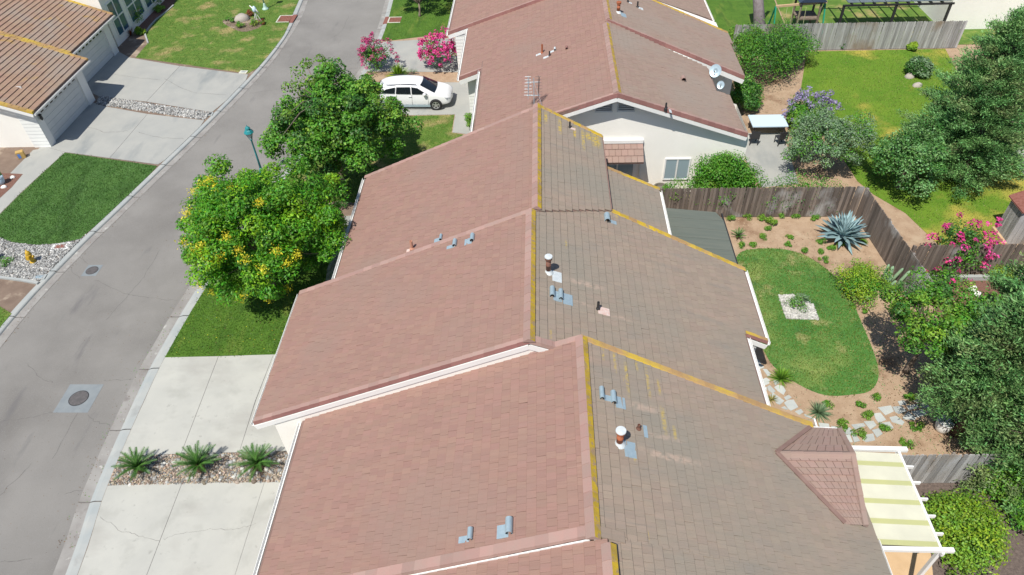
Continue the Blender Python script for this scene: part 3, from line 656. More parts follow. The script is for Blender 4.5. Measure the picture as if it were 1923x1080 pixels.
def caps(house, a, c, mats, name='rake_tile', wd=.17, ln=.37, side=None, drop=.13, lift=.075, lip=None):
    """overlapping cap tiles from a (high) to c (low); side = horizontal outward vector for the turned-down lip"""
    a = Vector(a); c = Vector(c); L = (c-a).length; n = max(1, int(round(L/ln))); d = (c-a)/L
    for i in range(n):
        p = a+d*(L*i/n); q = a+d*(L*(i+1)/n+.03); b = MB(); up = Vector((0, 0, 1)); 
        if side is None:
            s = d.cross(up).normalized(); l1, l2 = .055+.018, .055
            V = []
            for pt, ex in ((p, 0), (q, .018)):
                V += [pt-s*wd+up*(lift-wd*SL-.01+ex), pt-s*.035+up*(lift+.035+ex), pt+s*.035+up*(lift+.035+ex), pt+s*wd+up*(lift-wd*SL-.01+ex), pt-s*wd+up*(lift-wd*SL-.04+ex), pt+s*wd+up*(lift-wd*SL-.04+ex)]
            F = [(0, 6, 7, 1), (1, 7, 8, 2), (2, 8, 9, 3), (4, 10, 6, 0), (3, 9, 11, 5), (6, 10, 11, 9, 8, 7), (0, 1, 2, 3, 5, 4)]
            b.add(V, F); b.M = [1, 0, 0, 1, 0, 0, 0]
            o = b.obj(name, mats, house)
        else:
            s = Vector(side).normalized(); V = []
            for pt, ex in ((p, .0), (q, .016)):
                V += [pt-s*wd+up*(lift-.015+ex), pt-s*(wd-.02)+up*(lift+.02+ex), pt+s*.03+up*(lift+.02+ex), pt+s*.045+up*(lift-drop+ex), pt+s*.02+up*(lift-drop+ex), pt-s*wd+up*(lift-.045+ex)]
            F = [(0, 6, 7, 1), (1, 7, 8, 2), (2, 8, 9, 3), (3, 9, 10, 4), (6, 11, 10, 9, 8, 7), (0, 1, 2, 3, 4, 5)]
            nrm = (V[6]-V[0]).cross(V[1]-V[0])
            if nrm.z > 0: F = [f[::-1] for f in F]
            b.add(V, F); mm = [mats[int(rng.integers(0, len(mats)))], lip or mats[0]]; b.M = [0, 0, 1 if lip else 0, 0, 0, 0]; o = b.obj(name, mm, house)
def rp(xr, zr, sg, xy, dz=0.0): return (xy[0], xy[1], zr+dz-SL*sg*(xy[0]-xr))
def body(house, x0, x1, xr, zr, y0, y1, m, drop=.16, name='wall', skew=0.0):
    """house walls: a closed gabled block under the roof"""
    f = lambda x: zr-drop-SL*abs(x-xr); prof = [(x0, -.1), (x1, -.1), (x1, f(x1)), (xr, f(xr)), (x0, f(x0))]
    V = [(x, y0+skew*(x-x0)/(x1-x0), z) for x, z in prof]+[(x, y1, z) for x, z in prof]; F = [(0, 1, 2, 3, 4), (9, 8, 7, 6, 5)]+[(i, i+5, (i+1) % 5+5, (i+1) % 5) for i in range(5)]
    b = MB(); b.add(V, F); return b.obj(name, m, house)
def board(house, a, c, h=.20, t=.03, m=None, name='rake_board', low=.02):
    b = MB(); a = Vector(a); c = Vector(c); up = Vector((0, 0, 1)); b.bar(a-up*(h/2+low), c-up*(h/2+low), t, h, up=(0, 0, 1)); return b.obj(name, m or m_white, house)
def gutter(house, a, c, sg):
    b = MB(); a = Vector(a); c = Vector(c); s = Vector((sg, 0, 0)); up = Vector((0, 0, 1)); V = []
    for p in (a, c): p = p+s*.035-up*.05; V += [p+up*.0, p+up*-.11, p+s*.10+up*-.11, p+s*.115+up*.005, p+s*.10+up*.005, p+s*.088+up*-.09, p+s*.012+up*-.09, p+s*.012]
    n = 8; F = [(i, i+n, (i+1) % n+n, (i+1) % n) for i in range(n)]+[tuple(range(n))[::-1], tuple(range(n, 2*n))]
    b.add(V, F); return b.obj('gutter', m_white, house)
ZR = 6.1
HOUSES = {}
def house(key, label, xr, loc_y, cat='house'):
    e = empty('house', (xr, loc_y, 0), label, cat, 'terraced houses along the street'); HOUSES[key] = (e, xr); return e
def ridge(e, xr, y0, y1, zr=ZR, rough=True): caps(e, (xr, y0, zr), (xr, y1, zr), [m_capL, m_capY], 'ridge_tile', .185, .40, lift=.13)

# --- house 0 (at the bottom edge)
xr = 1.55; h0 = house('h0', 'lowest tiled roof, cut off by the bottom edge of the photo', xr, 5)
L0 = [(xr, 8.0), (xr, -.5), (-7.8, -.5), (-7.8, 8.0)]; R0 = [(xr, 8.14), (9.35, 8.06), (9.35, -.5), (xr, -.5)]
deck(h0, L0, xr, ZR, -1); deck(h0, R0, xr, ZR, 1, -.13)
build_tiles(h0, [(slope_tiles(L0, xr, ZR, -1), m_tileL), (slope_tiles(R0, xr, ZR, 1, -.13), m_tileR)])
ridge(h0, xr, 7.85, -.5); body(h0, -7.2, 8.8, xr, ZR, -.2, 7.9, m_stucco)
# --- house 1 (nearest whole roof)
xr = 1.2; h1 = house('h1', 'nearest full tiled roof, with an orange flue pipe and a dusky pink porch gable', xr, 11)
f = lambda x, y, s: onplane(x, y, xr, ZR, s)
LH1 = [(xr, 14.52), (xr, 8.1), (-8.1, 7.75), f(568, 791, -1)]
far = f(1522, 797, 1); A_ = f(1520, 805, 1); B_ = f(1457, 853, 1); C_ = f(1585, 985, 1)
RH1 = [(xr, 14.52), far, (9.0, 12.95), (9.3, 12.4), (9.3, 8.02), (xr, 8.1)]
deck(h1, LH1, xr, ZR, -1); deck(h1, RH1, xr, ZR, 1)
# small cross gable over the patio door
RX = f(1457, 853, 1); zc = ZR-SL*(RX[0]-xr)
def atz(px_, py_, z): return G3(px_, py_, z)
P0 = (RX[0], RX[1], zc+.02); P1 = atz(1603, 855, zc+.02); Fa = (A_[0], A_[1], ZR-SL*(A_[0]-xr)+.0); Fb = atz(1578, 808, Fa[2]); Na = (C_[0], C_[1], ZR-SL*(C_[0]-xr)); Nb = atz(1627, 987, Na[2])
def facetiles(e, q, m, nrow, ncol, name='roof_tile'):
    """quad (top0, top1, bot1, bot0) laid with tiles, each its own part"""
    a, b_, c, d = (Vector(v) for v in q); nrm = (b_-a).cross(d-a).normalized(); nrm = nrm if nrm.z > 0 else -nrm
    for r in range(nrow):
        for k in range(ncol):
            o_ = (.5 if r % 2 else 0)/ncol; u0, u1 = max(0, k/ncol-o_), min(1, (k+1)/ncol-o_)
            if r % 2 and k == ncol-1: u1 = 1
            if u1-u0 < .01: continue
            v0, v1 = r/nrow, (r+1.0)/nrow; P = lambda u, v: a.lerp(b_, u).lerp(d.lerp(c, u), v); g = .004
            p00, p10, p11, p01 = P(u0+g, v0), P(u1-g, v0), P(u1-g, v1), P(u0+g, v1); lo, hi = nrm*.02, nrm*(.055+rng.uniform(0, .008))
            V = [p00+lo, p10+lo, p11+hi, p01+hi, p11, p01, p00, p10]; F = [(0, 1, 2, 3), (3, 2, 4, 5), (0, 3, 5, 6), (1, 7, 4, 2)]
            t = MB(); t.add(V, F); t.obj(name, m, e)
b = MB(); b.add([P0, P1, Fb, Fa, Nb, Na], [(0, 1, 2, 3), (0, 5, 4, 1)]); b.add([(P1[0]-.05, P1[1], P1[2]-.05), (Fb[0]-.05, Fb[1]-.05, Fb[2]-.1), (Nb[0]-.05, Nb[1]+.05, Nb[2]-.1)], [(0, 1, 2)]); b.obj('porch_roof', m_deck, h1)
facetiles(h1, (P0, P1, Fb, Fa), m_tileP, 3, 8); facetiles(h1, (P0, P1, Nb, Na), m_tileP, 10, 8)
caps(h1, P0, P1, [m_tileP, m_tileP], 'ridge_tile', .14, .4, lift=.05)
caps(h1, P1, Nb, [m_tileP], 'rake_tile', .12, .4, side=(1, 0, 0)); caps(h1, P1, Fb, [m_tileP], 'rake_tile', .12, .4, side=(1, 0, 0))
b = MB(); b.bar(Vector(P0)+Vector((0, 0, .10)), Vector(Fa)+Vector((0, 0, .10)), .12, .05); b.bar(Vector(P0)+Vector((0, 0, .10)), Vector(Na)+Vector((0, 0, .10)), .12, .05); b.obj('valley_flashing', m_deck, h1)
build_tiles(h1, [(slope_tiles(LH1, xr, ZR, -1), m_tileL), (slope_tiles(RH1, xr, ZR, 1), m_tileR)])
ridge(h1, xr, 14.45, 8.0)
eL = rp(xr, ZR, -1, f(568, 791, -1)); eR = rp(xr, ZR, 1, far); ap = (xr, 14.52, ZR)
caps(h1, ap, (xr-1.55, 14.44, ZR-SL*1.55), [m_capL], side=(0, 1, 0)); caps(h1, ap, eR, [m_capO], side=(0, 1, 0))
nL = (-8.1, 7.75, ZR-SL*9.3); nP = (xr, 8.1, ZR); caps(h1, nP, nL, [m_capL], side=(0, -1, 0), wd=.26, drop=.10)
caps(h1, (xr+.1, 8.08, ZR-.02), (xr+.75, 8.04, ZR-SL*.75), [m_tileR], side=(0, -1, 0), wd=.26, drop=.06)
board(h1, (xr-.05, 8.02, ZR-.02), (-8.1, 7.68, ZR-SL*9.3-.02), .22)
gutter(h1, (-8.14, 7.8, ZR-SL*9.3-.02), (eL[0]-.02, eL[1], eL[2]-.02), -1)
gutter(h1, (9.3, 8.05, ZR-SL*8.1), (9.3, f(1612, 1005, 1)[1], ZR-SL*8.1), 1)
b = MB(); g0 = Vector(Fa)+Vector((0, .02, -.02)); g1 = Vector(Fb)+Vector((0, .02, -.02)); b.bar(g0, g1, .10, .10); b.bar(g0+Vector((.25, .05, 0)), g0+Vector((.25, .35, .02)), .05, .05); b.obj('gutter', m_white, h1)
body(h1, -7.5, 8.75, xr, ZR, 8.25, 13.1, m_stucco)
# --- house 2
xr = -.39; h2 = house('h2', 'middle tiled roof with a tall dark flue near the ridge and a notched garden eave', xr, 17)
f = lambda x, y, s: onplane(x, y, xr, ZR, s)
lN = f(482, 793, -1); lF = f(562, 551, -1); lx = (lN[0]+lF[0])/2; lN = (lx, lN[1]); lF = (lx, lF[1])
LH2 = [(xr, 20.89), (xr, 14.35), lN, lF]
r1 = f(1437, 755, 1); r2 = f(1407, 652, 1); r3 = f(1402, 629, 1); r4 = f(1440, 643, 1); r5 = f(1397, 506, 1); r6 = f(1147, 396, 1)
ex2 = (r1[0]+r2[0]+r3[0])/3; RH2 = [(xr, 14.35), (ex2, 14.0), (ex2, r3[1]), r4, r5, r6, (xr, 20.89)]
deck(h2, LH2, xr, ZR, -1); deck(h2, RH2, xr, ZR, 1)
build_tiles(h2, [(slope_tiles(LH2, xr, ZR, -1), m_tileL), (slope_tiles(RH2, xr, ZR, 1), m_tileR)])
ridge(h2, xr, 20.85, 14.3)
R3 = lambda p, s=1: rp(xr, ZR, s, p)
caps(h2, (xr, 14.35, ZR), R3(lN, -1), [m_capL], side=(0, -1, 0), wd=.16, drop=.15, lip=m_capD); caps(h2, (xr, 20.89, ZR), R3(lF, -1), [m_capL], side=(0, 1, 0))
caps(h2, R3(r6), R3(r5), [m_capY, m_capO], side=(0, 1, 0)); caps(h2, (xr, 14.35, ZR), (xr+1.7, 14.28, ZR-SL*1.7), [m_capL], side=(0, -1, 0), wd=.22, drop=.14)
caps(h2, R3((ex2, r3[1])), R3(r4), [m_capO], side=(0, -1, 0), wd=.14, lip=m_capD)
board(h2, (xr, 14.29, ZR-.07), (lN[0], lN[1]-.06, ZR+SL*(lN[0]-xr)-.07), .20); board(h2, (xr, 14.29, ZR-.07), (xr+1.7, 14.24, ZR-SL*1.7-.07), .20)
board(h2, (ex2, r3[1]-.06, ZR-SL*(ex2-xr)-.08), (r4[0], r4[1]-.06, ZR-SL*(r4[0]-xr)-.08), .20)
gutter(h2, (lN[0]-.02, lN[1], ZR+SL*(lN[0]-xr)-.02), (lF[0]-.02, lF[1], ZR+SL*(lF[0]-xr)-.02), -1)
gutter(h2, R3((ex2, 14.05)), R3((ex2, r3[1]-.1)), 1); gutter(h2, R3(r4), R3(r5), 1)
body(h2, -9.12, 7.0, xr, ZR, 13.83, 20.6, m_stucco, skew=.89)
b = MB(); b.box(6.95, 8.0, 17.62, 17.74, 2.42, 2.60); b.obj('porch_beam', m_white, h2); b = MB(); b.box(7.9, 8.0, 17.62, 17.72, 0, 2.42); b.obj('porch_post', m_white, h2)
b = MB(); b.box(-9.66, -9.14, 13.94, 14.10, 2.42, 2.60); b.obj('eave_return', m_white, h2)
b = MB(); b.box(-9.15, -9.08, 13.90, 14.02, -.1, 2.6); b.obj('corner_board', m_white, h2)
b = MB(); b.box(-9.135, -9.11, 14.7, 19.2, .02, 2.1); gd = b.obj('garage_door', m_bluew, h2)
# --- house 3
xr = -.17; h3 = house('h3', 'tiled roof behind the dark flue, its ridge and far corner thick with yellow lichen', xr, 24)
f = lambda x, y, s: onplane(x, y, xr, ZR, s)
l1 = f(630, 523, -1); l2 = f(686, 330, -1); q1 = f(1147, 396, 1); q2 = f(1130, 257, 1)
LH3 = [(xr, 28.75), (xr, 20.7), ((l1[0]+l2[0])/2, 20.4), l2]; RH3 = [(xr, 20.85), q1, q2, (xr, 28.75)]
deck(h3, LH3, xr, ZR-.1, -1); deck(h3, RH3, xr, ZR, 1)
dz = -.22; g = lambda x, y: onplane(x, y, xr, ZR, 1, dz); e1 = g(1240, 357); e2 = g(1250, 432); e0 = g(1137, 315)
exx = (e1[0]+e2[0])/2; RX3 = [(2.5, 21.9), (exx, 21.9), (exx, e1[1]), (2.5, e0[1])]
deck(h3, RX3, xr, ZR, 1, dz)
t3L = slope_tiles(LH3, xr, ZR-.1, -1)
build_tiles(h3, [(t3L, m_tileL), (slope_tiles(RH3, xr, ZR, 1), m_tileR), (slope_tiles(RX3, xr, ZR, 1, dz), m_tileR)])
ridge(h3, xr, 28.7, 20.95, ZR)
R3 = lambda p, s=1, d=0: rp(xr, ZR, s, p, d)
caps(h3, (xr, 28.75, ZR), R3(q2), [m_capY, m_capO], side=(0, 1, 0)); caps(h3, (xr, 28.75, ZR-.1), R3(l2, -1, -.1), [m_capL], side=(0, 1, 0))
caps(h3, R3((2.8, e0[1]), 1, dz), R3((exx, e1[1]), 1, dz), [m_capO, m_capO, m_capY], side=(0, 1, 0), wd=.13)
gutter(h3, ((l1[0]+l2[0])/2-.02, 20.5, l2[1]*0+ZR-.1+SL*((l1[0]+l2[0])/2-xr)), (l2[0]-.02, l2[1], ZR-.1+SL*(l2[0]-xr)), -1)
gutter(h3, R3((exx, 21.95), 1, dz), R3((exx, e1[1]), 1, dz), 1)
b = MB(); b.bar(Vector(R3(q2))+Vector((.03, 0, .0)), Vector(R3(q1))+Vector((.03, 0, .0)), .05, .12); b.obj('step_flashing', m_deck, h3)
body(h3, -8.0, 2.7, xr, ZR-.1, 20.75, 28.4, m_stucco); b = MB(); b.box(2.7, 4.85, 20.75, 26.0-.5, -.1, 3.7); b.obj('wall', m_stucco, h3)
# --- house 4 (white gable facing the camera)
xr = 3.54; h4 = house('h4', 'house with a tall cream gable wall, louvre vents and a small tiled awning', xr, 34)
f = lambda x, y, s: onplane(x, y, xr, ZR, s)
n4 = (1.1, 29.7); LH4 = [(xr, 37.9), (xr, 29.62), (n4[0], n4[1]), (-3.42, 30.0), (-3.42, 38.7)]
s1 = f(1415, 282, 1); s1 = (s1[0], 29.95); s2 = f(1368, 180, 1); s3 = f(1330, 129, 1)
RH4 = [(xr, 37.9), (xr, 29.62), s1, s2, (s3[0], s2[1]), s3]
deck(h4, LH4, xr, ZR, -1); deck(h4, RH4, xr, ZR, 1)
build_tiles(h4, [(slope_tiles(LH4, xr, ZR, -1), m_tileL), (slope_tiles(RH4, xr, ZR, 1), m_tileR2)])
ridge(h4, xr, 37.3, 29.65)
R3 = lambda p, s=1: rp(xr, ZR, s, p)
pk = Vector((xr, 29.62, ZR)); lw = Vector(R3((-3.42, 30.0), -1)); rw_ = Vector(R3(s1))
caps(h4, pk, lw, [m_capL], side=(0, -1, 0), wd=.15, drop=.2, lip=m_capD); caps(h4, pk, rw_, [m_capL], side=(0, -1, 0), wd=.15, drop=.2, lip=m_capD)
dn = Vector((0, -.04, -.13)); board(h4, pk+dn, lw+dn, .17); board(h4, pk+dn, rw_+dn, .17)
gutter(h4, (-3.44, 30.3, lw.z-.02), (-3.44, 38.3, lw.z-.02), -1)
b = MB(); b.add([(8.2, 30.2, -.1), (10.2, 30.2, -.1), (10.2, 30.2, ZR-.14-SL*(10.2-xr)), (8.2, 30.2, ZR-.14-SL*(8.2-xr)), (8.2, s2[1]-.4, -.1), (10.2, s2[1]-.4, -.1), (10.2, s2[1]-.4, ZR-.14-SL*(10.2-xr)), (8.2, s2[1]-.4, ZR-.14-SL*(8.2-xr))], [(0, 1, 2, 3), (1, 5, 6, 2), (5, 4, 7, 6)]); b.obj('wall', m_stucco, h4)
body(h4, -2.9, 8.2, xr, ZR, 30.2, 37.8, m_stucco, .14)
b = MB(); 
def gable_vent(x0, x1):
    v = MB(); z0 = 5.0; z1 = lambda x: ZR-.42-SL*abs(x-xr)
    v.box(x0, x1, 30.11, 30.15, 4.92, 4.97); v.box(x0, x0+.05, 30.11, 30.195, 4.97, z1(x0)); v.box(x1-.05, x1, 30.11, 30.195, 4.97, z1(x1)); o_ = v.obj('louvre_vent', m_bluew, h4)
    k = MB(); k.box(x0+.05, x1-.05, 30.18, 30.195, 4.95, min(z1(x0), z1(x1)), 0); k.obj('vent_mesh', m_dark, o_)
    for i in range(5):
        s_ = MB(); z_ = 4.99+i*.10
        if z_ < min(z1(x0), z1(x1))-.03: s_.bar((x0+.05, 30.145, z_), (x1-.05, 30.145, z_), .06, .035); s_.obj('louvre_slat', m_bluew, o_)
gable_vent(xr-.95, xr-.1); gable_vent(xr+.1, xr+.95)
zA = 3.15; a0 = G(1128, 250, zA); b = MB(); ax0, ax1 = 2.9, 5.05; 
b.box(ax0, ax1, 30.05, 30.2, 3.22, 3.40); b.obj('awning_trim', m_white, h4)
b = MB(); b.add([(ax0, 30.15, 3.2), (ax1, 30.15, 3.2), (ax1, 29.3, 2.62), (ax0, 29.3, 2.62), (ax0, 30.15, 3.1), (ax1, 30.15, 3.1), (ax1, 29.3, 2.52), (ax0, 29.3, 2.52)], [(0, 3, 2, 1), (3, 7, 6, 2), (4, 5, 6, 7), (0, 4, 7, 3), (1, 2, 6, 5)]); aw = b.obj('awning', m_deck, h4)
facetiles(aw, ((ax0, 30.15, 3.2), (ax1, 30.15, 3.2), (ax1, 29.28, 2.6), (ax0, 29.28, 2.6)), m_tileP, 3, 7)
def window(e, x0, x1, z0, z1, y, n=2):
    b = MB(); t = .07
    b.box(x0, x1, y-.05, y+.01, z0, z0+t); b.box(x0, x1, y-.05, y+.01, z1-t, z1); b.box(x0, x0+t, y-.05, y+.01, z0+t, z1-t); b.box(x1-t, x1, y-.05, y+.01, z0+t, z1-t)
    for i in range(1, n): xm = x0+(x1-x0)*i/n; b.box(xm-.03, xm+.03, y-.045, y+.01, z0+t, z1-t)
    fr = b.obj('window', m_white, e)
    for i in range(n):
        xa, xb = x0+(x1-x0)*i/n+.05, x0+(x1-x0)*(i+1)/n-.05; p = MB(); p.box(xa, xb, y-.02, y-.005, z0+t, z1-t); p.obj('pane', m_glass if (i % 2 == 0 and e is not h4) else MATS.get('pale_blue_pane') or mat('pale_blue_pane', (.28, .36, .40), None, rough=.12), fr)  # gable panes get one even pale blue colour
window(h4, 3.0, 4.75, .95, 2.35, 30.19, 2); window(h4, 6.25, 7.55, .95, 2.25, 30.19, 2)
b = MB(); b.box(5.0, 5.08, 30.07, 30.15, 0, 2.6); b.box(2.95, 3.03, 29.35, 29.43, 0, 2.6); b.obj('awning_post', m_white, h4)
# --- house 5
xr = 3.74; h5 = house('h5', 'tiled roof with a short red flue beside the ridge and a white clapboard garage end', xr, 41)
f = lambda x, y, s: onplane(x, y, xr, ZR, s)
u1 = f(863, 147, -1); u2 = f(1397, 145, 1); u3 = f(1365, 62, 1); u4 = f(1222, 0, 1)
LH5 = [(xr, 44.9), (xr, 37.8), u1, (u1[0], 45.6)]; RH5 = [(xr, 37.8), u2, u3, u4, (xr, u4[1]+.4)]
deck(h5, LH5, xr, ZR, -1); deck(h5, RH5, xr, ZR, 1)
build_tiles(h5, [(slope_tiles(LH5, xr, ZR, -1), m_tileL), (slope_tiles(RH5, xr, ZR, 1), m_tileR2)]); ridge(h5, xr, 44.9, 37.85)
R3 = lambda p, s=1: rp(xr, ZR, s, p); pk = Vector((xr, 37.8, ZR)); lw = Vector(R3(u1, -1)); rw_ = Vector(R3(u2))
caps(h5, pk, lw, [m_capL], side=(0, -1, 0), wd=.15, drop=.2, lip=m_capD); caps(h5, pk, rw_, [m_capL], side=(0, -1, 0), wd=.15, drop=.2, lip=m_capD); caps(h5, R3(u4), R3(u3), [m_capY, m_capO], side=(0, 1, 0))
board(h5, pk+dn, lw+dn, .24); board(h5, pk+dn, rw_+dn, .24); gutter(h5, (u1[0]-.02, u1[1], lw.z-.02), (u1[0]-.02, 45.4, lw.z-.02), -1)
body(h5, -4.25, 11.2, xr, ZR, 38.25, 44.3, m_stucco, .16)
def siding(e, x0, x1, y, z0, ztop, rows, m=m_siding):
    for i in range(rows):
        za = z0+(ztop-z0)*i/rows; zb = z0+(ztop-z0)*(i+1)/rows; s_ = MB(); s_.add([(x0, y-.03, za), (x1, y-.03, za), (x1, y-.012, zb), (x0, y-.012, zb), (x0, y, za), (x1, y, za), (x0, y, zb), (x1, y, zb)], [(0, 1, 2, 3), (4, 5, 1, 0), (0, 3, 6, 4), (1, 5, 7, 2), (3, 2, 7, 6)]); s_.obj('siding_board', m, e)
siding(h5, -4.3, -2.2, 38.24, 0, 2.85, 13)
b = MB(); b.box(-4.32, -4.24, 39.0, 43.8, .02, 2.15); b.obj('garage_door', m_bluew, h5)
# --- house 6
xr = 3.3; h6 = house('h6', 'furthest tiled roof at the top edge, above the magenta crape myrtle', xr, 49)
f = lambda x, y, s: onplane(x, y, xr, ZR, s)
w1 = f(842, 62, -1); w2 = f(1345, 54, 1)
LH6 = [(xr, 60), (xr, 43.9), w1, (w1[0], 60)]; RH6 = [(xr, 60), (xr, 44.2), (w2[0], 44.4), (w2[0], 60)]
deck(h6, LH6, xr, ZR, -1); deck(h6, RH6, xr, ZR, 1); build_tiles(h6, [(slope_tiles(LH6, xr, ZR, -1), m_tileL), (slope_tiles(RH6, xr, ZR, 1), m_tileR2)]); ridge(h6, xr, 60, 45.2)
pk = Vector((xr, 43.9, ZR)); lw = Vector(rp(xr, ZR, -1, w1)); caps(h6, pk, lw, [m_capL], side=(0, -1, 0), wd=.15, drop=.2, lip=m_capD); board(h6, pk+dn, lw+dn, .24)
gutter(h6, (w1[0]-.02, w1[1], lw.z-.02), (w1[0]-.02, 60, lw.z-.02), -1); gutter(h6, (w2[0], 44.5, ZR-SL*(w2[0]-xr)), (w2[0], 60, ZR-SL*(w2[0]-xr)), 1)
body(h6, -5.55, 10.9, xr, ZR-.05, 44.75, 59.5, m_stucco, .2); siding(h6, -5.6, -4.5, 44.74, 0, 2.6, 12)
b = MB(); b.box(-5.62, -5.54, 45.3, 49.8, .02, 2.15); b.obj('garage_door', m_bluew, h6)

# --- left row: houses whose garages face the street
def left_house(key, label, ex, ez, y0, y1, yw0, yw1, near_siding=True, skew=(0, 0)):
    xr = -39.0; zr = ez+SL*(ex-xr); e = house(key, label, ex, (y0+y1)/2); P = [(ex, y0), (ex, y1), (xr, y1+skew[1]), (xr, y0+skew[0])]
    deck(e, P, xr, zr, 1); build_tiles(e, [(slope_tiles(P, xr, zr, 1, start=(ex-xr) % .30-.02, tw=.36, eh=.30), m_tileA)], hb=.062)
    for (ya, yb, s, mm) in ((y0, y0+skew[0], -1, [m_capO]), (y1, y1+skew[1], 1, [m_capO])):
        caps(e, (xr, yb, zr), (ex, ya, ez), mm, side=(0, s, 0), wd=.2, drop=.12)
        board(e, (xr, yb+s*.05, zr-.05), (ex, ya+s*.05, ez-.05), .18)
    gutter(e, (ex, y0, ez), (ex, y1, ez), 1)
    wx = ex-.42; f_ = lambda x: zr-.16-SL*(x-xr); V = [(wx, yw0, -.1), (wx, yw1, -.1), (wx, yw1, f_(wx)), (wx, yw0, f_(wx)), (xr, yw0, -.1), (xr, yw1, -.1), (xr, yw1, f_(xr)), (xr, yw0, f_(xr))]
    b = MB(); b.add(V, [(0, 1, 2, 3), (0, 3, 7, 4), (1, 5, 6, 2), (4, 7, 6, 5)]); b.obj('wall', m_stucco, e)
    # garage door with half round lights
    d0, d1 = yw0+.55, yw1-.75; b = MB()
    b.box(wx-.02, wx+.012, d0, d1, .02, 2.2); gd = b.obj('garage_door', m_bluew, e)
    for i in range(6):
        s_ = MB(); s_.box(wx+.012, wx+.028, d0+.02, d1-.02, .04+i*.36, .04+i*.36+.34); s_.obj('door_panel', m_bluew, gd)
    n = 8
    for i in range(n):
        yc = d0+(d1-d0)*(i+.5)/n; s_ = MB(); V = [(wx+.034, yc+.16*math.cos(a), 1.90+.2*math.sin(a)) for a in np.linspace(0, math.pi, 9)]; V2 = [(wx+.02, v[1], v[2]) for v in V]
        s_.add(V+V2, [tuple(range(9))]+[(j, j+9, (j+1) % 9+9, (j+1) % 9) for j in range(9)]); s_.obj('door_light', m_dglass, gd)
    for (ya, yb) in ((yw0-.02, yw0+.5), (yw1-.7, yw1+.02)):
        s_ = MB(); s_.box(wx-.05, wx+.10, ya, yb, -.05, 2.36); s_.obj('wall_pier', m_white, e)
    s_ = MB(); s_.box(wx-.05, wx+.06, yw0+.5, yw1-.7, 2.2, 2.36); s_.obj('door_header', m_white, e)
    return e, wx, xr, zr, f_
hA, wxA, xrA, zrA, fA = left_house('hA', 'left house with a white plank end wall and eight half round garage door lights', -29.22, 2.5, 35.3, 42.1, 35.75, 41.45)
siding(hA, wxA-.95, wxA+.09, 35.72, -.05, fA(wxA)+.02, 11)
b = MB(); b.box(-36, wxA-.96, 37.2, 37.24, -.1, 3.2); b.obj('porch_wall', m_bluew, hA)
hB, wxB, xrB, zrB, fB = left_house('hB', 'left house set back behind the first garage, five half round door lights showing', -30.85, 2.5, 43.0, 49.4, 43.3, 48.75)
# --- third left building, shaded window wall
xc = -31.6; hC = house('hC', 'shaded pale wall with tall blue paned windows at the top left corner behind shrubs', xc, 54)
b = MB(); b.box(-40, xc, 49.6, 60, -.1, 4.2); b.obj('wall', m_stucco, hC)
P = [(xc+.2, 49.3), (xc+.2, 62), (-40, 62), (-40, 49.3)]
for (ya, yb) in ((50.2, 52.0), (52.6, 54.9), (55.4, 57.5)):
    b = MB()
    for a_ in (ya, (ya+yb)/2, yb): b.box(xc, xc+.06, a_-.05, a_+.05, .5, 2.9)
    for z_ in (.5, 1.7, 2.9): b.box(xc, xc+.055, ya, yb, z_-.05, z_+.05)
    fr = b.obj('window', m_white, hC)
    for i in range(2):
        for j in range(2):
            y_ = ya+.05+i*(yb-ya)/2; z_ = .55+j*1.2; p = MB(); p.box(xc, xc+.02, y_, y_+(yb-ya)/2-.1, z_, z_+1.1); p.obj('pane', m_glass, fr)

def stains(m, boxes, color, nscale=6.0):
    """weathering with a fixed place: soft edged boxes (x0, x1, y0, y1, strength) blended into the base colour"""
    t = m.node_tree; N = t.nodes; L = t.links; b = N['Principled BSDF']; src = b.inputs['Base Color'].links[0].from_socket
    g_ = N.new('ShaderNodeNewGeometry'); sp = N.new('ShaderNodeSeparateXYZ'); L.new(g_.outputs['Position'], sp.inputs[0])
    nz = N.new('ShaderNodeTexNoise'); nz.inputs['Scale'].default_value = nscale; L.new(g_.outputs['Position'], nz.inputs['Vector'])
    nm = N.new('ShaderNodeMapRange'); nm.inputs[1].default_value = .35; nm.inputs[2].default_value = .6; L.new(nz.outputs['Fac'], nm.inputs[0]); tot = None
    def M(op, a, c=None):
        n = N.new('ShaderNodeMath'); n.operation = op
        for i, v in enumerate((a, c)):
            if v is None: continue
            if hasattr(v, 'node'): L.new(v, n.inputs[i])
            else: n.inputs[i].default_value = v
        return n.outputs[0]
    for x0, x1, y0, y1, st in boxes:
        f = None
        for ax, lo, hi in ((0, x0, x1), (1, y0, y1)):
            d = M('ABSOLUTE', M('SUBTRACT', sp.outputs[ax], (lo+hi)/2)); r = N.new('ShaderNodeMapRange'); hw = (hi-lo)/2; r.inputs[1].default_value = hw; r.inputs[2].default_value = hw*.35; L.new(d, r.inputs[0])
            f = r.outputs[0] if f is None else M('MULTIPLY', f, r.outputs[0])
        f = M('MULTIPLY', f, st); tot = f if tot is None else M('MAXIMUM', tot, f)
    tot = M('MULTIPLY', tot, nm.outputs[0]); x = N.new('ShaderNodeMix'); x.data_type = 'RGBA'; L.new(tot, x.inputs[0]); L.new(src, x.inputs[6]); x.inputs[7].default_value = (*color, 1); L.new(x.outputs[2], b.inputs['Base Color'])
def seg(xr, p, q, wd, st): 
    a = onplane(*p, xr, ZR, 1); c = onplane(*q, xr, ZR, 1); return (min(a[0], c[0])-wd/2, max(a[0], c[0])+wd/2, min(a[1], c[1])-wd/2, max(a[1], c[1])+wd/2, st)
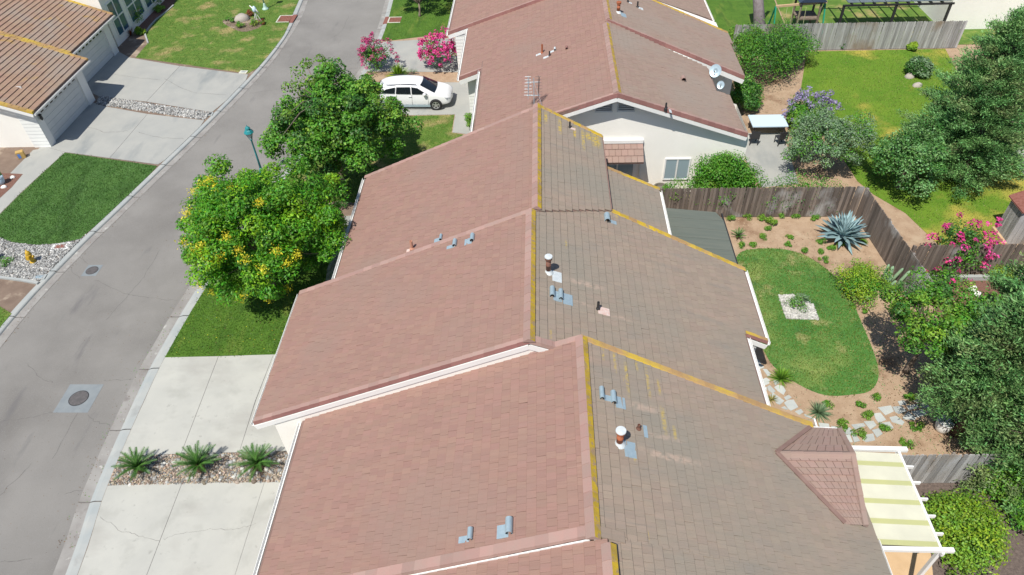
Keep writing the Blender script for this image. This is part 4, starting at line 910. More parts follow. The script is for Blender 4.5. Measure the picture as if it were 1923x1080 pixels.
stains(m_tileR, [seg(-.39, (1058, 520), (1140, 552), .08, .6), seg(-.39, (1064, 562), (1120, 582), .08, .4), seg(1.2, (1170, 752), (1245, 784), .08, .55), seg(1.2, (1185, 838), (1330, 884), .08, .65), seg(1.2, (1212, 812), (1290, 838), .07, .5), seg(-.39, (1140, 590), (1190, 608), .08, .5)], (.46, .34, .27))
ylw = [seg(1.2, (x, y0_), (x2, y1_), 0.09, .6) for x, y0_, x2, y1_ in ((1174, 675, 1180, 750), (1152, 655, 1156, 705), (1213, 690, 1220, 752), (1193, 668, 1196, 700), (1234, 715, 1240, 745), (1244, 765, 1248, 820), (1265, 800, 1268, 830), (1190, 850, 1194, 870), (1131, 650, 1133, 680))]
ylw += [seg(-.39, (x, y0_), (x2, y1_), .08, .5) for x, y0_, x2, y1_ in ((1062, 452, 1064, 470), (1033, 620, 1035, 640), (1155, 405, 1160, 415))]
ylw += [seg(-.17, (x, y0_), (x2, y1_), .16, .9) for x, y0_, x2, y1_ in ((1024, 212, 1026, 235), (1050, 225, 1053, 255), (1093, 245, 1097, 285), (1110, 250, 1128, 282), (1078, 240, 1080, 262), (1098, 250, 1112, 268))]
stains(m_tileR, ylw, (.50, .36, .05), 9)
# ------------------------------------------------------------------ things fixed to the roofs (parts of each house)
def SP(key, x, y, s, dz=0.0):
    e, xr = HOUSES[key]; p = onplane(x, y, xr, ZR, s, dz+.05); return e, Vector((p[0], p[1], ZR+dz+.05-SL*s*(p[0]-xr))), s
def plate(x, y, z, s, wx_, wy_, m, parent, name='flashing'):
    b = MB(); n = Vector((s*math.sin(ANG), 0, math.cos(ANG))); d = Vector((s*math.cos(ANG), 0, -math.sin(ANG))); c = Vector((x, y, z)); yv = Vector((0, 1, 0)); V = []
    for k in (0.012, .03):
        for i, j in ((-1, -1), (1, -1), (1, 1), (-1, 1)): V.append(c+d*i*wx_/2+yv*j*wy_/2+n*k)
    F = [(4, 5, 6, 7), (0, 1, 5, 4), (1, 2, 6, 5), (2, 3, 7, 6), (3, 0, 4, 7)]
    if s < 0: F = [f_[::-1] for f_ in F]
    b.add(V, F); return b.obj(name, m, parent)
def hood(key, x, y, s, ln=.42, r=.115, pl=(.34, .42), off=.26, m=None, dz=0):
    e, p, _ = SP(key, x, y, s, dz); b = MB(); d = Vector((s*math.cos(ANG), 0, -math.sin(ANG))); K = 10; V = []
    for yy in (-ln/2, ln/2):
        for k in range(K+1): a = math.pi*k/K; V.append((p.x+r*math.cos(a), p.y+yy, p.z+.06+r*1.25*math.sin(a)))
        V.append((p.x+r, p.y+yy, p.z-.06)); V.append((p.x-r, p.y+yy, p.z-.06))
    n = K+3; F = [(i, i+n, (i+1) % n+n, (i+1) % n) for i in range(n)]+[tuple(range(n, 2*n))]
    inner = [(p.x+(v[0]-p.x)*.86, p.y-ln/2, p.z+.05+(v[2]-p.z-.05)*.86) for v in V[:n]]; deep = [(q[0], p.y-ln/2+.16, q[2]) for q in inner]
    b.add(V, F); b0 = len(b.V); b.V += [tuple(q) for q in inner+deep]; 
    for i in range(n): j = (i+1) % n; b.F += [(i, j, b0+j, b0+i), (b0+i, b0+j, b0+n+j, b0+n+i)]; b.M += [0, 1]
    b.F.append(tuple(b0+n+i for i in range(n))); b.M.append(1)
    o = b.obj('vent_hood', [m or m_galv, m_dark], e); plate(p.x+s*off*math.cos(ANG), p.y-.10, p.z-off*math.sin(ANG), s, pl[0], pl[1], m or m_galv, o); return o
def pipe(key, x, y, s, h=.28, r=.035, m=None, fl=m_galvw, pl=(.22, .2), off=.12, dz=0):
    e, p, _ = SP(key, x, y, s, dz); b = MB(); b.lathe([(r*1.9, -.06), (r*1.6, .05), (r*1.02, .09), (r, h), (r*.75, h), (r*.75, h-.06)], 10, p); o = b.obj('vent_pipe', m or m_dark, e)
    plate(p.x+s*off*math.cos(ANG), p.y-.04, p.z-off*math.sin(ANG), s, pl[0], pl[1], fl, o); return o
def flue(key, x, y, s, h=.85, r=.10, m=m_rust, cap=m_galvw, lbl=None):
    e, p, _ = SP(key, x, y, s); b = MB(); b.lathe([(r, -.1), (r, h*.45), (r*1.08, h*.46), (r*1.08, h*.5), (r, h*.51), (r, h*.80)], 14, p); o = b.obj('flue', m, e, True); tag(o, lbl)
    b = MB(); b.lathe([(r*2.1, -.07), (r*1.9, .0), (r*1.15, .09), (r*1.02, .12)], 16, p); b.obj('flue_collar', m_galvw, o)
    b = MB(); b.lathe([(r*.9, h*.78), (r*1.45, h*.84), (r*1.45, h*.97), (r*1.2, h*1.0)], 16, p); b.obj('flue_band', m, o)
    b = MB(); b.lathe([(r*1.5, h*.97), (r*1.62, h*.985), (r*1.55, h*1.03), (r*.3, h*1.05)], 18, p); b.obj('flue_cap', cap, o)
    plate(p.x+s*.28, p.y-.12, p.z-.28*SL, s, .34, .5, m_galv if m is m_rust else m_galvw, o); return o
flue('h1', 1163, 834, 1, .62, .09, m_rust, lbl='orange flue pipe with a white cap'); pipe('h1', 1199, 806, 1, .2, .045, m_drust, m_galv, (.12, .4), .2)
hood('h1', 1130, 741, 1, .4, .075, (.26, .2), .2); hood('h1', 1152, 749, 1, .4, .085, (.3, .4), .2)
hood('h1', 956, 990, -1, .42, .10, (.32, .36), .16); hood('h1', 883, 1005, -1, .32, .075, (.3, .18), .16); 
flue('h2', 1030, 512, 1, .72, .085, m_drust, lbl='dark flue pipe with a pale cap'); hood('h2', 1037, 551, 1, .42, .09, (.3, .46), .18); hood('h2', 1053, 556, 1, .42, .085, (.34, .5), .24)
pipe('h2', 1123, 581, 1, .34, .045, m_dark, m_pinkfl, (.42, .34), .2); hood('h2', 1140, 412, 1, .42, .12, (.24, .2), .26)
hood('h2', 854, 459, -1, .34, .085, (.34, .18), .15); hood('h2', 887, 449, -1, .36, .09, (.3, .34), .15)
hood('h3', 828, 448, -1, .3, .06, (.26, .3), .14, dz=-.1); pipe('h3', 774, 468, -1, .42, .06, mat('sun_faded_flue', (.50, .25, .17), None, rough=.8), m_pinkfl, (.16, .16), .15, dz=-.1)
pipe('h3', 1070, 240, 1, .3, .04, m_dark, m_pinkfl, (.24, .16), .14)
pipe('h4', 1018, 100, -1, .5, .05, m_rust, m_galvw, (.3, .2), .2); pipe('h4', 1032, 105, -1, .26, .04, m_dark, m_galvw, (.3, .2), .2); hood('h4', 1042, 94, -1, .25, .06, (.25, .2), .18, m_galvw); hood('h4', 1064, 92, -1, .25, .07, (.05, .05), .02, m_capD)
pipe('h4', 1250, 205, 1, .32, .045, m_dark, m_galvw, (.12, .38), .22); hood('h4', 1283, 151, 1, .28, .13, (.05, .05), .02, m_capL)
flue('h5', 1161, 24, 1, .6, .09, m_rust, m_rust, 'short all red flue pipe'); pipe('h5', 1197, 14, 1, .34, .05, m_dark, m_galvw, (.3, .3), .2); pipe('h5', 1179, 4, 1, .25, .045, m_dark, m_galvw, (.2, .2), .15)
# television aerial on house 3's far corner of house 4 roof
def aerial(x, y, key, s):
    e, p, _ = SP(key, x, y, s); a = empty('television_aerial', p, 'grey lattice television aerial standing at the peak of the lichen edged roof', 'aerial')
    b = MB(); b.tube([p-Vector((0, 0, .1)), p+Vector((0, 0, 1.5))], .02, 6); b.obj('mast', m_galv, a)
    for k in (0, 1):
        b = MB(); c = p+Vector((-.28+.5*k, 0, .55)); b.tube([c, c+Vector((.05, 0, 1.0))], .015, 5); 
        for i in range(7): z_ = .02+i*.16; b.tube([c+Vector((.0, -.32+.02*i, z_)), c+Vector((.0, .32-.02*i, z_))], .008, 4); b.tube([c+Vector((-.2+.01*i, 0, z_+.05)), c+Vector((.2-.01*i, 0, z_+.05))], .008, 4)
        b.obj('aerial_array', m_dark if k else m_galv, a)
    b = MB(); b.tube([p+Vector((-.35, 0, .6)), p+Vector((.3, 0, .6))], .014, 5); b.tube([p+Vector((-.35, 0, 1.3)), p+Vector((.3, 0, 1.3))], .014, 5); b.tube([p+Vector((0, 0, 1.3)), p+Vector((.5, -.5, .0))], .008, 4); b.obj('brace', m_galv, a)
aerial(1003, 200, 'h4', -1)
def dish(x, y, r, label, z=.35):
    e, p, _ = SP('h4', x, y, 1); a = empty('satellite_dish', p, label, 'satellite dish', 'satellite dishes on the roof edge')
    nrm = Vector((-.35, -.75, .55)).normalized(); c = p+Vector((0, 0, z)); q = nrm.to_track_quat('Z', 'Y'); V = []; K = 20; F = []
    for i, (rr, dd) in enumerate(((1, .16), (.75, .09), (.5, .04), (.25, .01), (.25, -.01), (.5, .02), (.75, .07), (1, .14))):
        for k in range(K): t = 2*math.pi*k/K; V.append(c+q@Vector((r*rr*math.cos(t), r*rr*math.sin(t)*1.1, r*dd)))
    for i in range(7):
        for k in range(K): F.append((i*K+k, i*K+(k+1) % K, (i+1)*K+(k+1) % K, (i+1)*K+k))
    F.append(tuple(3*K+k for k in range(K))); F.append(tuple(4*K+k for k in range(K)))
    b = MB(); b.add(V, F); b.obj('reflector', m_galv, a, True)
    b = MB(); b.tube([p-Vector((0, 0, .05)), p+Vector((.0, .05, z*.7)), c-nrm*.03], .022, 6); b.obj('mast', m_galvw, a)
    b = MB(); b.tube([c-Vector((0, 0, r)), c+nrm*r*.9-Vector((0, 0, r*.3))], .012, 5); b.tube([c+nrm*r*.85-Vector((0, 0, r*.3)), c+nrm*r*1.02-Vector((0, 0, r*.25))], .04, 6); b.obj('receiver_arm', m_dark, a)
dish(1341, 148, .31, 'larger upper satellite dish at the edge of the cream gabled house roof', .45); dish(1352, 168, .19, 'smaller lower satellite dish beside the large one on the roof edge', .25)

# ------------------------------------------------------------------ fences
def fence(label, p0, p1, h, m, gapm=None, bw=.14, side=1, group='weathered board fences'):
    a = np.array(p0, float); c = np.array(p1, float); L = np.linalg.norm(c-a); d = (c-a)/L; n = np.array([-d[1], d[0]])*side
    e = empty('board_fence', (a[0], a[1], 0), label, 'fence', group); k = int(L/bw)
    for i in range(k):
        q = a+d*(i+.5)*L/k; hh = h+rng.normal(0, .012); b = MB(); w2 = L/k/2-.006; t = .012+rng.uniform(0, .006); tl = rng.normal(0, .008); V = []
        for z in (.03, hh-.05, hh):
            ww = w2 if z < hh-.01 else w2*.6
            for sx in (-1, 1):
                for st in (0, 1): r_ = q+d*(sx*ww+tl*z)+n*(st*t*2); V.append((r_[0], r_[1], z))
        F = [(0, 2, 6, 4), (4, 6, 10, 8), (3, 1, 5, 7), (7, 5, 9, 11), (1, 0, 4, 5), (5, 4, 8, 9), (2, 3, 7, 6), (6, 7, 11, 10), (8, 10, 11, 9)]
        b.add(V, F); b.obj('fence_board', m, e)
    for z in (.35, 1.0, h-.3): b = MB(); b.bar((*(a-n*.03), z), (*(c-n*.03), z), .04, .09); b.obj('fence_rail', m, e)
    for i in range(int(L/2.4)+1): q = a+d*min(i*2.4+.05, L-.05)-n*.09; b = MB(); b.box(q[0]-.045, q[0]+.045, q[1]-.045, q[1]+.045, -.1, h-.08); b.obj('fence_post', m, e)
    return e
fence('dark weathered board fence along the back of the garden behind the big blue agave', (5.3, 28.25), (15.62, 28.2), 1.8, m_wood, side=-1)
fence('weathered board fence running towards the camera on the right of the blue agave', (15.66, 28.2), (16.15, 21.3), 1.8, m_wood, side=-1)
fence('weathered board fence above the pale concrete curb behind the pink rose bush', (16.3, 23.85), (26.5, 24.0), 1.75, m_wood, side=-1)
f0 = G(1690, 853, 1.8); f1 = G(1935, 850, 1.8)
fence('grey fence to the right of the white patio cover under the conifers', (f0[0]-.6, f0[1]), f1, 1.75, m_woodg, side=-1)
fence('sun bleached board fence at the far end of the neighbouring lawn', (13.2, 46.8), (28.4, 46.7), 1.9, m_woodg, side=-1, bw=.15)
b = MB(); b.box(16.5, 21.5, 23.45, 23.62, -.05, .22); tag(b.obj('garden_curb', m_kerb), kind='structure')
# bedding for the neighbour's side
sheet('bark_bed', px((1745, 530), (1800, 520), (1900, 520), (1960, 600), (1880, 640), (1760, 600)), .004, m_mulch)
sheet('patio_ground', px((1560, 960), (1700, 880), (1760, 905), (1740, 960), (1830, 1100), (1640, 1130)), .004, m_sand)
sheet('chip_ground', px((1700, 900), (1840, 905), (1990, 1010), (1990, 1160), (1760, 1160), (1740, 960)), .008, m_dgrav)

# shade roof of green-grey felt beside house 3
z0 = 2.45; A4 = [G(1250, 399, z0), G(1345, 401, z0), G(1358, 409, z0), G(1385, 492, z0), G(1300, 500, z0)]; A4 = [A4[0], A4[1], A4[2], A4[3], (A4[0][0], A4[3][1])]
ep = empty('shade_roof', (*A4[3], 0), 'flat green grey felt patio roof tucked between the tiled roof and the board fence', 'patio roof')
ys = sorted([A4[3][1], A4[0][1]]); x0_, x1_ = 4.9, A4[2][0]
n = 6
for i in range(n):
    ya, yb = ys[0]-.6+(ys[1]-ys[0]+.6)*i/n, ys[0]-.6+(ys[1]-ys[0]+.6)*(i+1)/n; b = MB(); xe = x1_ if i < n-1 else x1_-.25; b.add([(x0_, ya, z0+.35), (x1_, ya, z0), (xe if i == n-1 else x1_, yb-.015, z0), (x0_, yb-.015, z0+.35), (x0_, ya, z0+.29), (x1_, ya, z0-.06), (xe if i == n-1 else x1_, yb-.015, z0-.06), (x0_, yb-.015, z0+.29)], [(0, 1, 2, 3), (1, 5, 6, 2), (4, 5, 1, 0), (7, 6, 5, 4), (3, 2, 6, 7)]); b.obj('roof_panel', m_shade, ep)
b = MB(); b.bar((x1_, ys[0]-.6, z0-.05), (x1_, ys[1]-.1, z0-.05), .05, .12); b.obj('edge_beam', m_dark, ep)
for yy in (ys[0]-.4, ys[1]-.4): b = MB(); b.box(x1_-.14, x1_-.05, yy, yy+.09, -.05, z0-.1); b.obj('post', m_white, ep)

# white patio cover with cream and yellowed panels
zz = 2.55; TL = G(1597, 846, zz); TR = G(1692, 850, zz); BR = G(1763, 1043, zz); BL_ = G(1640, 1030, zz)
epc = empty('patio_cover', (TR[0], BR[1], 0), 'white framed patio cover with cream and yellow corrugated panels beside the dusky pink porch roof', 'patio cover')
yT, yB = (TL[1]+TR[1])/2, (BR[1]+BL_[1])/2; xi, xo = 9.35, (TR[0]+BR[0])/2
npn = 19
for i in range(npn):
    ya = yT-.12-(yT-yB-.24)*i/npn; yb = yT-.12-(yT-yB-.24)*(i+1)/npn; V = []; K = 10
    for j in range(K+1):
        y = ya+(yb-ya)*j/K; zc_ = .018*(1 if j % 2 else -1); V += [(xi, y, zz+.22+zc_), (xo, y, zz+.07+zc_)]
    F = [(2*j, 2*j+2, 2*j+3, 2*j+1) for j in range(K)]; b = MB(); b.add(V, F); b.obj('roof_panel', m_lime if i % 4 == 2 else m_cream, epc)
b = MB(); b.bar((xo+.0, yT+.1, zz+.02), (xo+.0, yB-.1, zz+.02), .07, .15); b.obj('outer_beam', m_white, epc)
b = MB(); b.bar((xi-.1, yT, zz+.18), (xo+.25, yT, zz+.12), .14, .12); b.obj('end_beam', m_white, epc)
b = MB(); b.bar((xi-.35, yB, zz+.18), (xo+.3, yB, zz+.12), .12, .12); b.obj('end_beam', m_white, epc)
for i in range(1, 6):
    y = yT-(yT-yB)*i/6; b = MB(); b.bar((xi, y, zz+.1), (xo+.28, y, zz-.02), .05, .12); b.obj('rafter', m_white, epc)
for y in (yT-.05, (yT+yB)/2, yB+.05): b = MB(); b.box(xo-.05, xo+.05, y-.05, y+.05, -.05, zz-.05); b.obj('post', m_white, epc)

# ------------------------------------------------------------------ lamps, hydrant, drains, manholes
def lamp(x, y, label, m, hh=3.0):
    e = empty('street_lamp', (x, y, 0), label, 'street lamp', 'old style street lamps')
    b = MB(); b.lathe([(.26, -.02), (.26, .05), (.22, .10), (.15, .16), (.12, .3), (.085, .42), (.065, .5)], 16, (x, y, 0)); b.obj('base', m, e, True)
    b = MB(); b.lathe([(.062, .48), (.05, 1.4), (.042, hh-.78), (.06, hh-.76), (.06, hh-.72), (.05, hh-.70)], 12, (x, y, 0)); b.obj('post', m, e, True)
    b = MB()
    for k in range(4):
        a = math.pi/4+k*math.pi/2; b.bar((x+.06*math.cos(a), y+.06*math.sin(a), hh-.70), (x+.21*math.cos(a), y+.21*math.sin(a), hh-.28), .02, .02)
    b.lathe([(.08, hh-.71), (.08, hh-.68)], 8, (x, y, 0)); b.obj('lantern_frame', m, e)
    for k in range(4):
        a0 = math.pi/4+k*math.pi/2; a1 = a0+math.pi/2; r0, r1 = .055, .198
        s = MB(); V = [(x+r0*math.cos(a0), y+r0*math.sin(a0), hh-.69), (x+r0*math.cos(a1), y+r0*math.sin(a1), hh-.69), (x+r1*math.cos(a1), y+r1*math.sin(a1), hh-.285), (x+r1*math.cos(a0), y+r1*math.sin(a0), hh-.285)]; s.add(V, [(0, 1, 2, 3)]); s.obj('lantern_pane', m_frost, e)
    b = MB(); b.lathe([(.25, hh-.29), (.27, hh-.26), (.19, hh-.14), (.12, hh-.08), (.115, hh-.03), (.15, hh-.02), (.10, hh+.05), (.03, hh+.10), (.008, hh+.19)], 8, (x, y, 0)); b.obj('lantern_roof', m, e)
lamp(-15.62, 32.45, 'teal street lamp standing by the road above the yellow flowering tree', m_teal)
lamp(-22.26, 56.1, 'pale mint street lamp of which only the flared foot shows on the upper left lawn', m_mint)
hx, hy = G(63, 492); e = empty('fire_hydrant', (hx, hy, 0), 'yellow fire hydrant standing in the grey gravel', 'fire hydrant')
b = MB(); b.lathe([(.16, -.02), (.16, .05), (.105, .07), (.105, .42), (.14, .44), (.14, .48), (.115, .50)], 14, (hx, hy, 0)); b.obj('barrel', m_yellow, e, True)
b = MB(); b.lathe([(.12, .50), (.125, .56), (.10, .64), (.05, .70), (.03, .71), (.03, .77)], 14, (hx, hy, 0)); b.obj('bonnet', m_yellow, e, True)
for d_, r_, l_ in (((1, 0, 0), .05, .20), ((-1, 0, 0), .05, .20), ((0, -1, 0), .075, .22)):
    b = MB(); c = Vector((hx, hy, .36)); d = Vector(d_); b.tube([c+d*.08, c+d*(l_-.05), c+d*(l_-.05), c+d*l_], [r_, r_, r_*1.3, r_*1.25], 10); b.obj('outlet_cap', m_yellow, e)
def manhole(x, y, w_, d_, r, label, skew=.0):
    cx, cy = G(x, y, ZR_ROAD); e = empty('manhole', (cx, cy, ZR_ROAD), label, 'manhole', 'manholes in the street')
    b = MB(); b.prism([(cx-w_/2-skew, cy-d_/2), (cx+w_/2-skew, cy-d_/2), (cx+w_/2+skew, cy+d_/2), (cx-w_/2+skew, cy+d_/2)], -.11, ZR_ROAD+.006); b.obj('concrete_collar', m_collar, e)
    b = MB(); b.lathe([(r*1.08, -.005), (r*1.08, .012), (r*1.0, .012)], 28, (cx, cy, ZR_ROAD)); b.obj('rim', m_dark, e)
    b = MB(); b.lathe([(r, .0), (r, .015), (r*.92, .018)], 28, (cx, cy, ZR_ROAD)); 
    for i in range(-4, 5):
        hw = math.sqrt(max(0, .75-(i/5.)**2))*r
        b.box(cx-hw, cx+hw, cy+i*r/5-.012, cy+i*r/5+.012, ZR_ROAD+.015, ZR_ROAD+.024)
    b.obj('lid', m_iron, e)
ZR_ROAD = -.10
manhole(148, 748, 1.42, 1.42, .36, 'larger manhole, dark lid in a blue grey concrete square at lower left'); manhole(173, 508, .74, .8, .27, 'smaller manhole with a pale concrete square near the far kerb')
def meter(x, y, w_, d_, label, frame, lid, rz=.25, group='utility boxes set in the ground'):
    cx, cy = G(x, y, .03); e = empty('utility_box', (cx, cy, 0), label, 'utility box', group); b = MB(); c_, s_ = math.cos(rz), math.sin(rz)
    q = lambda hw, hd: [(cx+(u*hw)*c_-(v*hd)*s_, cy+(u*hw)*s_+(v*hd)*c_) for u, v in ((-1, -1), (1, -1), (1, 1), (-1, 1))]
    b.prism(q(w_/2, d_/2), -.02, .035); b.obj('frame', frame, e); b = MB(); b.prism(q(w_*.28, d_*.25), .03, .045); b.obj('lid', lid, e)
meter(113, 463, .85, .55, 'white framed utility box with a brown lid between gravel and dark lawn', m_white, m_redgr, .2)
meter(74, 520, .6, .35, 'grey utility box at the kerb end of the gravel bed', m_kerb, m_galv, .1); meter(457, 135, .55, .4, 'small beige utility box in the corner of the upper lawn by the driveway', m_cream, m_kerb, -.1)
meter(393, 214, .45, .4, 'small black utility box at the street end of the stone strip', m_kerb, m_dark, .1); meter(20, 100, .01, .01, 'x', m_kerb, m_kerb) if False else None
def drain(px_, py_, w_, d_, label, kx):
    cx, cy = G(px_, py_, .03); e = empty('storm_drain', (cx, cy, 0), label, 'storm drain', 'storm drain inlets'); b = MB()
    x0, x1, y0, y1 = cx-w_/2, cx+w_/2, cy-d_/2, cy+d_/2; t = .09
    b.box(x0, x1, y0, y0+t, -.05, .03); b.box(x0, x1, y1-t, y1, -.05, .03); b.box(x0, x0+t, y0+t, y1-t, -.05, .03); b.obj('frame', m_cream, e)
    b = MB(); b.box(x0+t, x1, y0+t, y1-t, -.05, .022); b.obj('lid', m_redgr, e)
    for i in range(1, 4): b = MB(); b.box(x0+t+.02, x1-.02, y0+t+(d_-2*t)*i/4-.01, y0+t+(d_-2*t)*i/4+.01, .02, .03); b.obj('lid_rib', m_redgr, e)
    b = MB(); xx = x1 if kx > 0 else x0; b.box(min(xx, xx+kx*.32), max(xx, xx+kx*.32), y0-.1, y1+.1, -.088, .012); b.obj('inlet_throat', m_redgr, e)
    b = MB(); b.box(min(xx+kx*.32, xx+kx*.33), max(xx+kx*.32, xx+kx*.33), y0+.1, y1-.1, -.08, -.01); b.obj('inlet_opening', m_dark, e)
drain(534, 35, 1.05, 1.35, 'red brown storm drain inlet on the left kerb near the top', 1); drain(741, 37, 1.0, 1.1, 'red brown storm drain inlet on the right kerb near the top', -1)

# ------------------------------------------------------------------ white car
def car(cx, cy, rz):
    e = empty('parked_car', (cx, cy, 0), 'white rounded sport utility car parked on the driveway with its rear under the tree', 'car', rz=rz)
    # stations along x (front positive): x, half width, z bottom, z belt, half width roof, z roof/top
    S = [(-2.36, .62, .48, .98, .45, 1.02), (-2.30, .80, .34, 1.05, .58, 1.20), (-2.12, .87, .28, 1.08, .62, 1.40), (-1.6, .905, .24, 1.08, .67, 1.57), (-.8, .915, .22, 1.06, .70, 1.63), (0.0, .92, .22, 1.03, .70, 1.62),
         (.50, .92, .22, 1.02, .68, 1.55), (.80, .92, .22, 1.01, .69, 1.40), (1.35, .915, .22, 1.00, .76, 1.10), (1.60, .90, .24, .97, .74, 1.03), (2.0, .86, .27, .90, .62, .96), (2.22, .78, .32, .78, .52, .84), (2.36, .62, .40, .62, .45, .66)]
    def sec(s):
        x, wd, zb, zt, wr, zr = s; m_ = (zb+zt)/2
        return [(x, 0, zb), (x, wd*.82, zb), (x, wd*.97, zb+.08), (x, wd, m_-.05), (x, wd*.995, m_+.12), (x, wd*.96, zt), (x, (wd*.96+wr)/2+.01, (zt+zr)/2+.01), (x, wr+.015, zr-.07 if zr-zt > .3 else zr-.02), (x, wr*.86, zr-.012), (x, wr*.45, zr+.012), (x, 0, zr+.02)]
    V = []; 
    for s in S: h = sec(s); V += h+[(x, -y, z) for x, y, z in h[1:-1]][::-1]
    n = 20; F = []
    for i in range(len(S)-1):
        for j in range(n): j2 = (j+1) % n; F.append((i*n+j, (i+1)*n+j, (i+1)*n+j2, i*n+j2))
    F.append(tuple(range(n))); F.append(tuple((len(S)-1)*n+j for j in range(n))[::-1])
    b = MB(); b.add(V, F); body_ = b.obj('body', m_car, e, True, False)
    body_.modifiers.new('sub', 'SUBSURF').levels = 2; body_.modifiers['sub'].render_levels = 2
    def P(o): return o
    def patch(name, pts, m, off=.012, side=None, par=e):
        b = MB(); b.add(pts, [tuple(range(len(pts)))]); return b.obj(name, m, par, False, False)
    ws = MB()   # windscreen: curved strips
    g = []
    for u in np.linspace(0, 1, 5):
        x = .58+.84*u; z = 1.54-.475*u; hw = .62+.12*u
        for v in np.linspace(-1, 1, 9): g.append((x-.10*abs(v)**2*(1-.3*u)+.025, hw*v, z+.055-.035*abs(v)**2.2))
    ws.add(g, [(i*9+j, i*9+j+1, (i+1)*9+j+1, (i+1)*9+j)[::-1] for i in range(4) for j in range(8)]); ws.obj('windscreen', m_carg, e, True, False)
    for sg in (-1, 1):
        def wy(z): return sg*(.925-(z-1.05)*.30)
        for nm, poly in (('side_window', [(-.02, 1.09), (.98, 1.09), (.74, 1.20), (.36, 1.44), (-.02, 1.50)]), ('side_window', [(-1.02, 1.12), (-.10, 1.10), (-.10, 1.505), (-.95, 1.50)]), ('side_window', [(-1.95, 1.17), (-1.10, 1.13), (-1.03, 1.49), (-1.62, 1.38)])):
            pts = [(x, wy(z), z) for x, z in poly]; pts = pts if sg < 0 else pts[::-1]; patch(nm, pts, m_carg)
        b = MB(); b.bar((-1.6, sg*.68, 1.60), (.3, sg*.68, 1.64), .035, .03); b.obj('roof_rail', m_dark, e, False, False)
        b = MB(); b.bar((-1.3, sg*.925, .30), (1.1, sg*.925, .30), .03, .12); b.obj('sill_trim', m_galv, e, False, False)
        b = MB(); c = Vector((.78, sg*1.0, 1.10)); b.lathe([(.03, -.07), (.10, -.05), (.115, .02), (.08, .08)], 10, c); b.tube([(.82, sg*.88, 1.06), c], .025, 6); b.obj('wing_mirror', m_car, e, True, False)
        pts = [(2.02, sg*.862, .82), (2.27, sg*.70, .74), (2.30, sg*.62, .66), (2.10, sg*.84, .68)]; pts = [(x+.03, y+sg*.012, z) for x, y, z in pts]; b = MB(); b.add(pts+[(x-.1, y-sg*.06, z) for x, y, z in pts], [(0, 1, 2, 3), (0, 4, 5, 1), (1, 5, 6, 2), (2, 6, 7, 3), (3, 7, 4, 0)]); b.obj('headlight', m_lamp, e, False, False)
        b = MB(); b.box(-2.36, -2.22, sg*.74-.07, sg*.74+.07, .82, 1.12); b.obj('tail_light', m_redgr, e, False, False)
        for hx_ in (.0, -1.0): b = MB(); b.bar((hx_-.25, sg*.935, .93), (hx_-.05, sg*.935, .93), .02, .03); b.obj('door_handle', m_car, e, False, False)
        for x_ in (-.06, .95, -1.02): b = MB(); b.bar((x_, sg*.927, .36), (x_+.03, sg*.905, 1.05), .008, .012, up=(1, 0, 0)); b.obj('door_seam', m_dark, e, False, False)
        for wx_ in (1.42, -1.43):
            b = MB(); K = 20; V = []; 
            for rr, yy in ((.40, .915), (.40, .935), (.0, .93)): V += [(wx_+rr*math.cos(2*math.pi*k/K), sg*yy, .36+rr*math.sin(2*math.pi*k/K)) for k in range(K)]
            b.add(V, [(i*K+k, i*K+(k+1) % K, (i+1)*K+(k+1) % K, (i+1)*K+k) for i in range(2) for k in range(K)]); b.obj('wheel_arch', m_dark, e, False, False)
            b = MB(); V = []; prof = [(.20, .915), (.34, .905), (.365, .93), (.36, .96), (.30, .975), (.235, .972), (.22, .945)]
            for rr, yy in prof: V += [(wx_+rr*math.cos(2*math.pi*k/24), sg*yy, .355+rr*math.sin(2*math.pi*k/24)) for k in range(24)]
            b.add(V, [(i*24+k, i*24+(k+1) % 24, (i+1)*24+(k+1) % 24, (i+1)*24+k) for i in range(len(prof)-1) for k in range(24)]); wh = b.obj('wheel', m_tyre, e, True, False)
            b = MB()
            for k in range(5): a = 2*math.pi*k/5+.3; b.bar((wx_, sg*.965, .355), (wx_+.215*math.cos(a), sg*.968, .355+.215*math.sin(a)), .018, .075, up=(math.sin(a)*-1, 0, math.cos(a)))
            K = 24; V = []
            for rr, yy in ((.235, .972), (.205, .974), (.20, .955)): V += [(wx_+rr*math.cos(2*math.pi*k/K), sg*yy, .355+rr*math.sin(2*math.pi*k/K)) for k in range(K)]
            b.add(V, [(i*K+k, i*K+(k+1) % K, (i+1)*K+(k+1) % K, (i+1)*K+k) for i in range(2) for k in range(K)]); b.obj('rim', m_rim, wh, False, False)
    for z0_, z1_, hw, xx in ((.56, .70, .44, 2.345), (.30, .42, .40, 2.36)):
        b = MB(); K = 6
        for i in range(K):
            v0, v1 = -1+2*i/K, -1+2*(i+1)/K; x0_, x1_ = xx-.10*v0*v0, xx-.10*v1*v1; b.add([(x0_, hw*v0, z0_), (x1_, hw*v1, z0_), (x1_, hw*v1, z1_), (x0_, hw*v0, z1_), (x0_-.12, hw*v0, z1_), (x1_-.12, hw*v1, z1_), (x0_-.12, hw*v0, z0_), (x1_-.12, hw*v1, z0_)], [(0, 1, 2, 3), (3, 2, 5, 4), (6, 7, 1, 0)])
        b.obj('grille', m_dark, e, False, False)
    b = MB(); b.box(2.20, 2.37, -.16, .16, .44, .54); b.obj('number_plate_holder', m_white, e, False, False)
    b = MB(); b.bar((-1.8, -.35, 1.55), (-1.95, -.35, 1.70), .03, .015); b.obj('roof_antenna', m_dark, e, False, False)
    b = MB(); b.add([(-2.36, .55, 1.14), (-2.36, -.55, 1.14), (-2.14, -.5, 1.39), (-2.14, .5, 1.39)], [(0, 1, 2, 3)]); b.obj('rear_window', m_carg, e, False, False)
